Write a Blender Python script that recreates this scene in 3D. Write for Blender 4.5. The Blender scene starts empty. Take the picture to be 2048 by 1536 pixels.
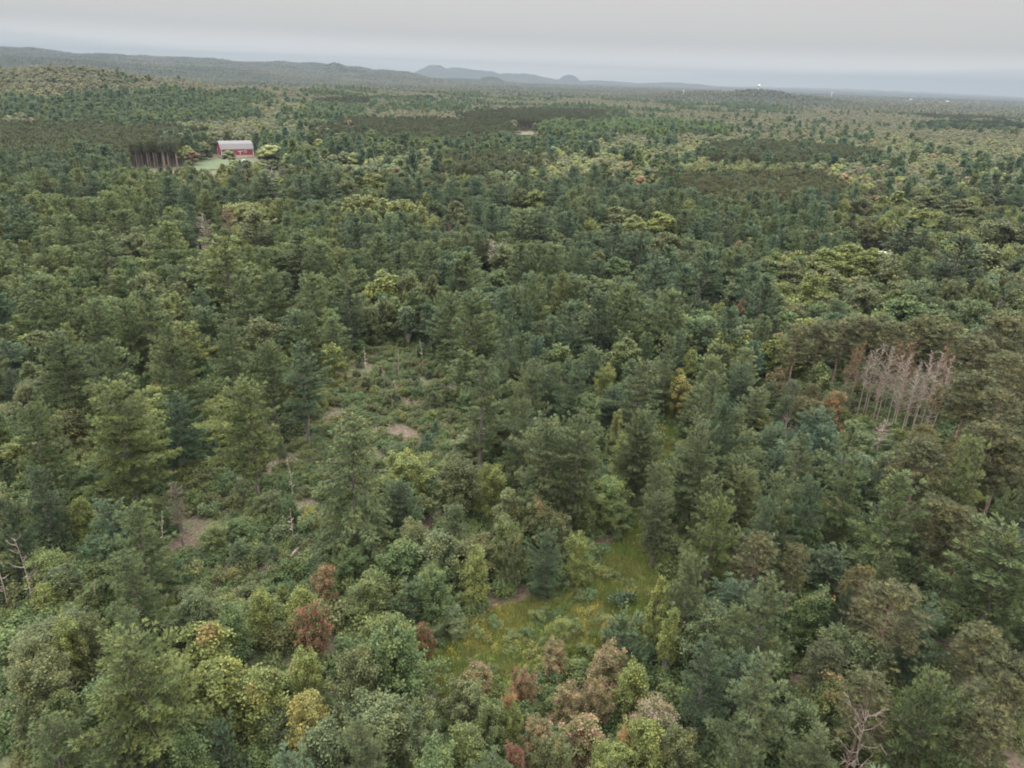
import bpy, math, random
import numpy as np
from math import radians, pi, sin, cos, tan, atan, atan2, sqrt

# ------------------------------------------------------------------ camera, sky, sun, exposure
S = bpy.context.scene
CAM_Z, PITCH, ROLL, FPX = 65.0, radians(22.9), radians(2.08), 1447.0
cam = bpy.data.cameras.new('camera')
cam.sensor_width = 36.0
cam.lens = FPX / 2048 * 36.0
cam.clip_start, cam.clip_end = 1.0, 90000.0
cob = bpy.data.objects.new('camera', cam)
S.collection.objects.link(cob)
cob.location = (0, 0, CAM_Z)


def rx(a):
    return np.array([[1, 0, 0], [0, cos(a), -sin(a)], [0, sin(a), cos(a)]])


def rz(a):
    return np.array([[cos(a), -sin(a), 0], [sin(a), cos(a), 0], [0, 0, 1]])


CR = rx(pi / 2 - PITCH) @ rz(ROLL)
cob.rotation_mode = 'QUATERNION'
import mathutils
cob.rotation_quaternion = mathutils.Matrix(CR.tolist()).to_quaternion()
S.camera = cob

world = bpy.data.worlds.new('World')
S.world = world
world.use_nodes = True
SUN_EL, SUN_AZ = radians(52), radians(-35)     # high behind thin overcast, a little ahead and left
SUN_STRENGTH, EXPOSURE = 1.5, 0.0
ZENITH = 5.6


def nd(t, kind, **kw):
    n = t.nodes.new(kind)
    for k, v in kw.items():
        setattr(n, k, v)
    return n


def build_world():
    t = world.node_tree
    t.nodes.clear()
    L = t.links.new
    out = nd(t, 'ShaderNodeOutputWorld')
    sky = nd(t, 'ShaderNodeTexSky', sky_type='NISHITA')
    sky.sun_disc = False
    sky.sun_elevation = SUN_EL
    sky.sun_rotation = SUN_AZ
    sky.altitude = 300
    sky.dust_density = 3.0
    bg1 = nd(t, 'ShaderNodeBackground')
    bg1.inputs[1].default_value = 0.08
    L(sky.outputs[0], bg1.inputs[0])
    tc = nd(t, 'ShaderNodeTexCoord')
    sep = nd(t, 'ShaderNodeSeparateXYZ')
    L(tc.outputs['Generated'], sep.inputs[0])
    # overcast cloud: brightness rises from the horizon to the zenith
    mr = nd(t, 'ShaderNodeMapRange', interpolation_type='SMOOTHERSTEP')
    mr.inputs['From Min'].default_value = 0.10
    mr.inputs['From Max'].default_value = 0.75
    mr.inputs['To Min'].default_value = CLOUD_LOW
    mr.inputs['To Max'].default_value = ZENITH
    L(sep.outputs[2], mr.inputs[0])
    mh = nd(t, 'ShaderNodeMapRange', interpolation_type='SMOOTHSTEP')
    mh.inputs['From Min'].default_value = 0.0
    mh.inputs['From Max'].default_value = 0.05
    mh.inputs['To Min'].default_value = HORIZON_GLOW
    mh.inputs['To Max'].default_value = 1.0
    L(sep.outputs[2], mh.inputs[0])
    # soft cloud texture
    mp = nd(t, 'ShaderNodeMapping')
    mp.inputs['Scale'].default_value = (1.0, 1.0, 9.0)
    L(tc.outputs['Generated'], mp.inputs[0])
    nz = nd(t, 'ShaderNodeTexNoise')
    nz.inputs['Scale'].default_value = 2.3
    nz.inputs['Detail'].default_value = 5
    L(mp.outputs[0], nz.inputs['Vector'])
    m2 = nd(t, 'ShaderNodeMapRange')
    m2.inputs['From Min'].default_value = 0.3
    m2.inputs['From Max'].default_value = 0.7
    m2.inputs['To Min'].default_value = 0.975
    m2.inputs['To Max'].default_value = 1.025
    L(nz.outputs[0], m2.inputs[0])
    mul = nd(t, 'ShaderNodeMath', operation='MULTIPLY')
    mul0 = nd(t, 'ShaderNodeMath', operation='MULTIPLY')
    L(mr.outputs[0], mul0.inputs[0])
    L(mh.outputs[0], mul0.inputs[1])
    L(mul0.outputs[0], mul.inputs[0])
    L(m2.outputs[0], mul.inputs[1])
    # thin clear band low over the horizon, pale cyan to grey blue, with a ragged upper edge
    ad = nd(t, 'ShaderNodeMath', operation='MULTIPLY_ADD')
    L(nz.outputs[0], ad.inputs[0])
    ad.inputs[1].default_value = 0.030
    L(sep.outputs[2], ad.inputs[2])
    # band higher to the right (x > 0) and far left
    xa = nd(t, 'ShaderNodeMath', operation='ABSOLUTE')
    L(sep.outputs[0], xa.inputs[0])
    xb = nd(t, 'ShaderNodeMath', operation='MULTIPLY_ADD')
    L(xa.outputs[0], xb.inputs[0])
    xb.inputs[1].default_value = -0.055
    L(ad.outputs[0], xb.inputs[2])
    m3 = nd(t, 'ShaderNodeMapRange', interpolation_type='SMOOTHSTEP')
    m3.inputs['From Min'].default_value = 0.008
    m3.inputs['From Max'].default_value = 0.018
    m3.inputs['To Min'].default_value = 1.0
    m3.inputs['To Max'].default_value = 0.0
    L(xb.outputs[0], m3.inputs[0])
    cr = nd(t, 'ShaderNodeMapRange')
    cr.data_type = 'FLOAT'
    cr.inputs['From Min'].default_value = -0.05
    cr.inputs['From Max'].default_value = 0.5
    L(sep.outputs[0], cr.inputs[0])
    mixb = nd(t, 'ShaderNodeMix', data_type='RGBA')
    mixb.inputs['A'].default_value = (0.60, 0.605, 0.575, 1)
    mixb.inputs['B'].default_value = (0.57, 0.565, 0.555, 1)
    L(cr.outputs[0], mixb.inputs['Factor'])
    bgc = nd(t, 'ShaderNodeBackground')
    bgc.inputs[0].default_value = (1.0, 0.955, 0.905, 1)
    L(mul.outputs[0], bgc.inputs[1])
    bgb = nd(t, 'ShaderNodeBackground')
    L(mixb.outputs['Result'], bgb.inputs[0])
    mb = nd(t, 'ShaderNodeMath', operation='MULTIPLY')
    L(mh.outputs[0], mb.inputs[0])
    mb.inputs[1].default_value = 0.95
    L(mb.outputs[0], bgb.inputs[1])
    ms = nd(t, 'ShaderNodeMixShader')
    L(m3.outputs[0], ms.inputs[0])
    L(bgc.outputs[0], ms.inputs[1])
    L(bgb.outputs[0], ms.inputs[2])
    ms2 = nd(t, 'ShaderNodeMixShader')
    ms2.inputs[0].default_value = 0.96       # a little of the blue sky comes through
    L(bg1.outputs[0], ms2.inputs[1])
    L(ms.outputs[0], ms2.inputs[2])
    L(ms2.outputs[0], out.inputs[0])


CLOUD_LOW = 0.72
HORIZON_GLOW = 2.35
build_world()

sl = bpy.data.lights.new('sun', 'SUN')
sl.energy = SUN_STRENGTH
sl.angle = radians(25)
sl.color = (1.0, 0.97, 0.92)
so = bpy.data.objects.new('sun', sl)
S.collection.objects.link(so)
_d = mathutils.Vector((cos(SUN_EL) * sin(SUN_AZ), cos(SUN_EL) * cos(SUN_AZ), sin(SUN_EL)))
so.rotation_euler = _d.to_track_quat('Z', 'Y').to_euler()
so.location = (0, 0, 400)

S.view_settings.view_transform = 'Standard'
S.view_settings.look = 'None'
S.view_settings.exposure = EXPOSURE
S.view_settings.gamma = 1.0
cy = S.cycles
cy.max_bounces = 6
cy.diffuse_bounces = 4
cy.glossy_bounces = 1
cy.transmission_bounces = 3
cy.transparent_max_bounces = 4
cy.volume_bounces = 0
cy.caustics_reflective = cy.caustics_refractive = False
cy.use_denoising = True
cy.denoiser = 'OPENIMAGEDENOISE'
cy.denoising_input_passes = 'RGB_ALBEDO_NORMAL'
cy.denoising_prefilter = 'ACCURATE'
cy.use_adaptive_sampling = False
cy.pixel_filter_type = 'BLACKMAN_HARRIS'
cy.filter_width = 1.9

rng = np.random.default_rng(11)
random.seed(4)

# ------------------------------------------------------------------ projection helpers


def project(p):
    p = np.atleast_2d(np.asarray(p, float)) - (0, 0, CAM_Z)
    c = p @ CR
    z = np.maximum(-c[:, 2], 1e-3)
    x = 1024 + FPX * c[:, 0] / z
    y = 768 - FPX * c[:, 1] / z
    x = np.where(c[:, 2] < 0, x, -9999)
    return x, y, z


def ray(px, py):
    d = CR @ np.array([(px - 1024) / FPX, -(py - 768) / FPX, -1.0])
    return d / np.linalg.norm(d)


# value noise
_perm = np.random.default_rng(5).random((256, 256))


def vnoise(x, y):
    xi, yi = np.floor(x).astype(int), np.floor(y).astype(int)
    fx, fy = x - xi, y - yi
    fx, fy = fx * fx * (3 - 2 * fx), fy * fy * (3 - 2 * fy)
    a = _perm[xi & 255, yi & 255]
    b = _perm[(xi + 1) & 255, yi & 255]
    c = _perm[xi & 255, (yi + 1) & 255]
    d = _perm[(xi + 1) & 255, (yi + 1) & 255]
    return (a * (1 - fx) + b * fx) * (1 - fy) + (c * (1 - fx) + d * fx) * fy


def fbm(x, y, o=4):
    s, a, t = 0, .5, 0
    for i in range(o):
        s = s + a * vnoise(x * 2 ** i + 17.3 * i, y * 2 ** i - 9.1 * i)
        t += a
        a *= .5
    return s / t


def az_of(px):
    """bearing of a picture column at the horizon, from +Y towards +X"""
    return atan2(px - 1024, FPX / cos(PITCH) * 1.0)


def polar(px, dist):
    a = az_of(px)
    return sin(a) * dist, cos(a) * dist


# hills: (column, distance, height above the plain, half length across, half depth)
HILLS = [
    (95, 1250, 43, 190, 220), (250, 1330, 32, 190, 220), (-150, 1300, 42, 260, 240), (420, 1500, 20, 260, 200),
    (620, 1900, 14, 300, 240),
    (1490, 3300, 40, 190, 330), (1400, 3350, 32, 230, 300), (1590, 3500, 22, 150, 300),
    (960, 6900, 48, 130, 400), (905, 6900, 30, 330, 400),
    # skyline ridges on the left
    (-250, 6500, 146, 1500, 900), (-20, 6900, 130, 900, 900), (150, 6300, 110, 800, 800),
    (330, 6900, 112, 900, 900), (480, 6400, 92, 700, 800), (650, 6300, 108, 130, 500), (660, 6500, 92, 420, 700),
    (560, 7600, 108, 900, 700), (760, 6300, 74, 320, 700), (720, 5400, 42, 700, 500), (300, 4600, 52, 900, 500), (60, 4300, 66, 700, 500),
    # blue mesas
    (850, 15500, 205, 420, 900), (895, 15500, 190, 600, 900), (930, 15500, 165, 700, 900), (1010, 15500, 130, 800, 900), (1040, 15500, 118, 420, 900),
    (1116, 15500, 140, 200, 500), (1190, 17500, 60, 900, 900), (1330, 17000, 70, 900, 900),
    (1700, 19000, 90, 4200, 1500), (2300, 19000, 90, 3000, 1500), (600, 19000, 140, 3500, 1500), (0, 19000, 150, 3500, 1500),
]
_H = []
for (px, dd, hh, wa, wd) in HILLS:
    a = az_of(px)
    _H.append((sin(a) * dd, cos(a) * dd, hh, wa, wd, cos(a), sin(a)))


def zg(x, y):
    x = np.asarray(x, float)
    y = np.asarray(y, float)
    r = np.hypot(x, y)
    z = (fbm(x / 60 + 40, y / 60 + 40, 3) - .5) * 2.2 * np.clip(r / 150, 0, 1)
    z = z + (fbm(x / 900 + 3, y / 900 + 8, 4) - .5) * 34 * np.clip((r - 700) / 2500, 0, 1)
    hz_ = np.zeros_like(z)
    for (hx, hy, hh, wa, wd, ca, sa) in _H:
        dx, dy = x - hx, y - hy
        u = dx * ca - dy * sa
        v = dx * sa + dy * ca
        q = (np.abs(u) / wa) ** 2.4 + (np.abs(v) / wd) ** 2
        hz_ = np.maximum(hz_, hh * np.exp(-q) * (0.80 + .40 * fbm(x / 190 + 5, y / 190 + 1, 4)))
    k = np.clip(1 - hz_ / 30, .15, 1)
    return z * k + hz_


def on_plane(px, py, h):
    """the ground point whose spot at height h is seen at picture point (px, py)"""
    d = ray(px, py)
    z0 = 0.0
    for _ in range(8):
        t = (CAM_Z - (z0 + h)) / max(-d[2], 1e-4)
        x, y = d[0] * t, d[1] * t
        z0 = float(zg(x, y))
    return x, y, z0


def in_poly(x, y, poly):
    x = np.asarray(x)
    y = np.asarray(y)
    r = np.zeros(x.shape, bool)
    n = len(poly)
    for i in range(n):
        x1, y1 = poly[i]
        x2, y2 = poly[(i + 1) % n]
        c = ((y1 > y) != (y2 > y))
        with np.errstate(divide='ignore', invalid='ignore'):
            r ^= c & (x < (x2 - x1) * (y - y1) / (y2 - y1 + 1e-12) + x1)
    return r


# ------------------------------------------------------------------ mesh helpers


def mesh_np(name, V, T, mats, attrs=None, midx=None, smooth=False):
    me = bpy.data.meshes.new(name)
    V = np.asarray(V, np.float32)
    T = np.asarray(T, np.int32)
    k = T.shape[1]
    me.vertices.add(len(V))
    me.vertices.foreach_set('co', V.ravel())
    me.loops.add(T.size)
    me.loops.foreach_set('vertex_index', T.ravel())
    me.polygons.add(len(T))
    me.polygons.foreach_set('loop_start', np.arange(0, T.size, k, dtype=np.int32))
    if midx is not None:
        me.polygons.foreach_set('material_index', np.asarray(midx, np.int32))
    if smooth:
        me.polygons.foreach_set('use_smooth', np.ones(len(T), bool))
    me.update(calc_edges=True)
    for m in mats:
        me.materials.append(m)
    for k2, v in (attrs or {}).items():
        a = me.attributes.new(k2, 'FLOAT', 'POINT')
        a.data.foreach_set('value', np.asarray(v, np.float32))
    return me


def frames(d, up=None):
    """rotation matrices (N,3,3) whose columns are side, other, d"""
    d = d / np.maximum(np.linalg.norm(d, axis=1, keepdims=True), 1e-9)
    r = rng.normal(size=d.shape) if up is None else np.broadcast_to(up, d.shape)
    a = np.cross(r, d)
    a /= np.maximum(np.linalg.norm(a, axis=1, keepdims=True), 1e-9)
    b = np.cross(d, a)
    return np.stack([a, b, d], axis=2)


def scatter(tv, tf, pos, R, sc):
    """copies of a small template (verts tv, faces tf) at pos, rotated R, scaled sc"""
    n, m = len(pos), len(tv)
    v = np.einsum('nij,mj->nmi', R, tv) * np.asarray(sc).reshape(-1, 1, 1) + pos[:, None, :]
    f = tf[None] + (np.arange(n) * m)[:, None, None]
    return v.reshape(-1, 3), f.reshape(-1, tf.shape[1])


def tube(P, r, k=5):
    """tapered tube along points P with radii r, as triangles"""
    P = np.asarray(P, float)
    n = len(P)
    d = np.gradient(P, axis=0)
    d /= np.maximum(np.linalg.norm(d, axis=1, keepdims=True), 1e-9)
    ref = np.array([.31, .9, .27])
    a = np.cross(d, ref)
    a /= np.linalg.norm(a, axis=1, keepdims=True)
    b = np.cross(d, a)
    th = np.arange(k) * 2 * pi / k
    V = P[:, None] + np.asarray(r)[:, None, None] * (np.cos(th)[None, :, None] * a[:, None] + np.sin(th)[None, :, None] * b[:, None])
    T = []
    for i in range(n - 1):
        for j in range(k):
            q = (j + 1) % k
            T.append((i * k + j, i * k + q, (i + 1) * k + q))
            T.append((i * k + j, (i + 1) * k + q, (i + 1) * k + j))
    return V.reshape(-1, 3), np.array(T)


class Acc:
    def __init__(s):
        s.V, s.T, s.n, s.A = [], [], 0, []

    def add(s, V, T, a=0.5):
        if len(V) == 0:
            return
        s.V.append(V)
        s.T.append(T + s.n)
        s.A.append(np.full(len(V), a) if np.isscalar(a) else a)
        s.n += len(V)

    def out(s):
        return np.concatenate(s.V), np.concatenate(s.T), np.concatenate(s.A)


# ------------------------------------------------------------------ materials


def principled(t):
    b = nd(t, 'ShaderNodeBsdfPrincipled')
    o = nd(t, 'ShaderNodeOutputMaterial')
    t.links.new(b.outputs[0], o.inputs[0])
    return b, o


def leaf_material(name, inst, transl=.27, spread=.45, rough=.65, spec=.25):
    m = bpy.data.materials.new(name)
    m.use_nodes = True
    t = m.node_tree
    t.nodes.clear()
    L = t.links.new
    out = nd(t, 'ShaderNodeOutputMaterial')
    oi = nd(t, 'ShaderNodeObjectInfo')
    if inst:
        at = nd(t, 'ShaderNodeAttribute', attribute_type='INSTANCER', attribute_name='tint')
        col = at.outputs['Color']
    else:
        col = oi.outputs['Color']
    va = nd(t, 'ShaderNodeAttribute', attribute_name='var')
    # each leaf or needle tuft a little lighter or darker
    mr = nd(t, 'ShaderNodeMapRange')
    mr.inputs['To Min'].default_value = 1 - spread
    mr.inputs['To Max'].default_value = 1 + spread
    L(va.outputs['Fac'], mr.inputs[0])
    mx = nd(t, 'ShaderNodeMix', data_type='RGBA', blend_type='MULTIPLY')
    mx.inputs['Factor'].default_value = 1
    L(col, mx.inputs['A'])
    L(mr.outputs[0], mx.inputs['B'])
    # patches of the crown lean towards yellow
    tc = nd(t, 'ShaderNodeTexCoord')
    nz = nd(t, 'ShaderNodeTexNoise')
    nz.inputs['Scale'].default_value = .45
    nz.inputs['Detail'].default_value = 3
    ofs = nd(t, 'ShaderNodeVectorMath', operation='MULTIPLY_ADD')
    ofs.inputs[1].default_value = (37, 53, 71)
    cmb = nd(t, 'ShaderNodeCombineXYZ')
    for i in range(3):
        L(oi.outputs['Random'], cmb.inputs[i])
    L(cmb.outputs[0], ofs.inputs[0])
    L(tc.outputs['Object'], ofs.inputs[2])
    L(ofs.outputs[0], nz.inputs['Vector'])
    m2 = nd(t, 'ShaderNodeMapRange')
    m2.inputs['From Min'].default_value = .45
    m2.inputs['From Max'].default_value = .75
    L(nz.outputs[0], m2.inputs[0])
    mul = nd(t, 'ShaderNodeMath', operation='MULTIPLY')
    L(m2.outputs[0], mul.inputs[0])
    L(va.outputs['Fac'], mul.inputs[1])
    mx2 = nd(t, 'ShaderNodeMix', data_type='RGBA', blend_type='MULTIPLY')
    L(mul.outputs[0], mx2.inputs['Factor'])
    L(mx.outputs['Result'], mx2.inputs['A'])
    mx2.inputs['B'].default_value = (1.55, 1.25, .8, 1)
    last = mx2.outputs['Result']
    # reddish crowns keep a share of green leaves
    sc_ = nd(t, 'ShaderNodeSeparateColor')
    L(col, sc_.inputs[0])
    rd = nd(t, 'ShaderNodeMath', operation='SUBTRACT')
    L(sc_.outputs[0], rd.inputs[0])
    L(sc_.outputs[1], rd.inputs[1])
    rk = nd(t, 'ShaderNodeMapRange')
    rk.inputs['From Max'].default_value = .05
    L(rd.outputs[0], rk.inputs[0])
    n3 = nd(t, 'ShaderNodeTexNoise')
    n3.inputs['Scale'].default_value = 1.3
    n3.inputs['Detail'].default_value = 4
    L(ofs.outputs[0], n3.inputs['Vector'])
    r3 = nd(t, 'ShaderNodeMapRange')
    r3.inputs['From Min'].default_value = .42
    r3.inputs['From Max'].default_value = .56
    r3.inputs['To Max'].default_value = .92
    L(n3.outputs[0], r3.inputs[0])
    rm = nd(t, 'ShaderNodeMath', operation='MULTIPLY')
    L(rk.outputs[0], rm.inputs[0])
    L(r3.outputs[0], rm.inputs[1])
    gl = nd(t, 'ShaderNodeMix', data_type='RGBA', blend_type='MULTIPLY')
    gl.inputs['Factor'].default_value = 1
    gl.inputs['A'].default_value = (.115, .130, .050, 1)
    L(mr.outputs[0], gl.inputs['B'])
    mg = nd(t, 'ShaderNodeMix', data_type='RGBA')
    L(rm.outputs[0], mg.inputs['Factor'])
    L(last, mg.inputs['A'])
    L(gl.outputs['Result'], mg.inputs['B'])
    last = mg.outputs['Result']
    if not inst:
        # autumn colour on part of the crown: its amount is 1 - alpha of the tree's own colour
        hg = nd(t, 'ShaderNodeAttribute', attribute_name='hgt')
        s1 = nd(t, 'ShaderNodeMath', operation='SUBTRACT')
        s1.inputs[0].default_value = 1.0
        L(oi.outputs['Alpha'], s1.inputs[1])
        s2 = nd(t, 'ShaderNodeMath', operation='ADD')
        L(nz.outputs[0], s2.inputs[0])
        L(hg.outputs['Fac'], s2.inputs[1])
        s3 = nd(t, 'ShaderNodeMath', operation='ADD')
        L(s1.outputs[0], s3.inputs[0])
        L(s2.outputs[0], s3.inputs[1])
        m3 = nd(t, 'ShaderNodeMapRange')
        m3.inputs['From Min'].default_value = 1.62
        m3.inputs['From Max'].default_value = 1.85
        L(s3.outputs[0], m3.inputs[0])
        gt = nd(t, 'ShaderNodeMath', operation='GREATER_THAN')
        L(s1.outputs[0], gt.inputs[0])
        gt.inputs[1].default_value = .01
        m4 = nd(t, 'ShaderNodeMath', operation='MULTIPLY')
        L(m3.outputs[0], m4.inputs[0])
        L(gt.outputs[0], m4.inputs[1])
        mx3 = nd(t, 'ShaderNodeMix', data_type='RGBA')
        L(m4.outputs[0], mx3.inputs['Factor'])
        L(last, mx3.inputs['A'])
        mx4 = nd(t, 'ShaderNodeMix', data_type='RGBA', blend_type='MULTIPLY')
        mx4.inputs['Factor'].default_value = 1
        mx4.inputs['A'].default_value = (.22, .125, .06, 1)
        L(mr.outputs[0], mx4.inputs['B'])
        L(mx4.outputs['Result'], mx3.inputs['B'])
        last = mx3.outputs['Result']
    b = nd(t, 'ShaderNodeBsdfPrincipled')
    L(last, b.inputs['Base Color'])
    b.inputs['Roughness'].default_value = rough
    b.inputs['Specular IOR Level'].default_value = spec
    tr = nd(t, 'ShaderNodeBsdfTranslucent')
    L(last, tr.inputs[0])
    ms = nd(t, 'ShaderNodeMixShader')
    ms.inputs[0].default_value = transl
    L(b.outputs[0], ms.inputs[1])
    L(tr.outputs[0], ms.inputs[2])
    L(ms.outputs[0], out.inputs[0])
    return m


M_leaf = leaf_material('foliage', False)
M_leaf_i = leaf_material('foliage_of_far_trees', True)


def bark_material(name, c1, c2, scale=6):
    m = bpy.data.materials.new(name)
    m.use_nodes = True
    t = m.node_tree
    t.nodes.clear()
    b, o = principled(t)
    tc = nd(t, 'ShaderNodeTexCoord')
    mp = nd(t, 'ShaderNodeMapping')
    mp.inputs['Scale'].default_value = (1, 1, .25)
    nz = nd(t, 'ShaderNodeTexNoise')
    nz.inputs['Scale'].default_value = scale
    nz.inputs['Detail'].default_value = 6
    cr = nd(t, 'ShaderNodeValToRGB')
    cr.color_ramp.elements[0].position = .35
    cr.color_ramp.elements[0].color = (*c1, 1)
    cr.color_ramp.elements[1].position = .68
    cr.color_ramp.elements[1].color = (*c2, 1)
    L = t.links.new
    L(tc.outputs['Object'], mp.inputs[0])
    L(mp.outputs[0], nz.inputs['Vector'])
    L(nz.outputs[0], cr.inputs[0])
    L(cr.outputs[0], b.inputs['Base Color'])
    b.inputs['Roughness'].default_value = .9
    return m


M_bark = bark_material('pine_bark', (.055, .046, .042), (.15, .125, .11))
M_bark_red = bark_material('reddish_bark', (.14, .085, .065), (.29, .20, .165))
M_bark_pale = bark_material('pale_bark', (.20, .19, .16), (.45, .43, .38))
M_dead = bark_material('weathered_dead_wood', (.17, .135, .118), (.36, .295, .26), 3)
M_dead_brown = bark_material('brown_dead_twigs', (.12, .085, .07), (.24, .18, .15), 3)


def simple(name, col, rough=.8, metal=0.0, noise=0.12, scale=3):
    m = bpy.data.materials.new(name)
    m.use_nodes = True
    t = m.node_tree
    t.nodes.clear()
    b, o = principled(t)
    nz = nd(t, 'ShaderNodeTexNoise')
    nz.inputs['Scale'].default_value = scale
    nz.inputs['Detail'].default_value = 5
    tc = nd(t, 'ShaderNodeTexCoord')
    t.links.new(tc.outputs['Object'], nz.inputs['Vector'])
    mr = nd(t, 'ShaderNodeMapRange')
    mr.inputs['To Min'].default_value = 1 - noise
    mr.inputs['To Max'].default_value = 1 + noise
    t.links.new(nz.outputs[0], mr.inputs[0])
    mx = nd(t, 'ShaderNodeMix', data_type='RGBA', blend_type='MULTIPLY')
    mx.inputs['Factor'].default_value = 1
    mx.inputs['A'].default_value = (*col, 1)
    t.links.new(mr.outputs[0], mx.inputs['B'])
    t.links.new(mx.outputs['Result'], b.inputs['Base Color'])
    b.inputs['Roughness'].default_value = rough
    b.inputs['Metallic'].default_value = metal
    return m


# ------------------------------------------------------------------ leaf and needle templates
def t_tuft(n=7, spread=.75, w=.16):
    V, T = [], []
    r = np.random.default_rng(n)
    for i in range(n):
        a = 2 * pi * i / n + r.random()
        e = spread * (.35 + .65 * r.random())
        d = np.array([sin(e) * cos(a), sin(e) * sin(a), cos(e)])
        s = np.cross(d, r.normal(size=3))
        s /= np.linalg.norm(s)
        b = len(V)
        V += [d * .05 - s * w * .5, d * .05 + s * w * .5, d * 1.0]
        T.append((b, b + 1, b + 2))
    return np.array(V), np.array(T)


TUFT7 = t_tuft(8, .8, .30)
TUFT5 = t_tuft(5, .8, .42)
TUFT3 = t_tuft(4, .9, .7)
BURST = t_tuft(10, 1.5, .20)
_lv = np.array([[-.36, 0, .03], [0, -.5, -.03], [.36, 0, .03], [0, .5, -.08], ])
LEAF = (_lv, np.array([[0, 1, 2], [0, 2, 3]]))


def t_spray(n=4):
    V, T = [], []
    r = np.random.default_rng(n + 50)
    for i in range(n):
        c = r.normal(size=3) * (.5, .5, .25)
        R = frames(np.array([[r.normal() * .45, r.normal() * .45, 1.0]]), r.normal(size=3))[0]
        v = (_lv @ R.T) * r.uniform(.6, 1.0) + c
        T += [(4 * i, 4 * i + 1, 4 * i + 2), (4 * i, 4 * i + 2, 4 * i + 3)]
        V.append(v)
    return np.concatenate(V), np.array(T)


SPRAY4 = t_spray(4)
SPRAY2 = t_spray(2)


def leaves_at(acc, hacc, tmpl, pos, direc, size, h0, h1, up=None, vv=None):
    n = len(pos)
    if n == 0:
        return
    R = frames(direc)
    V, T = scatter(tmpl[0], tmpl[1], pos, R, size)
    m = len(tmpl[0])
    var = np.repeat(rng.random(n) if vv is None else vv, m)
    acc.add(V, T, var)
    hacc.append(np.repeat(np.clip((pos[:, 2] - h0) / (h1 - h0), 0, 1), m))


# ------------------------------------------------------------------ tree builders (unit: metres)


def trunk_line(H, lean=.25, n=9, top=1.0):
    z = np.linspace(0, H * top, n)
    ph = rng.random(2) * 6.28
    return np.stack([np.sin(z * .25 + ph[0]) * lean * z / H, np.cos(z * .21 + ph[1]) * lean * z / H, z], 1)


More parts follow.
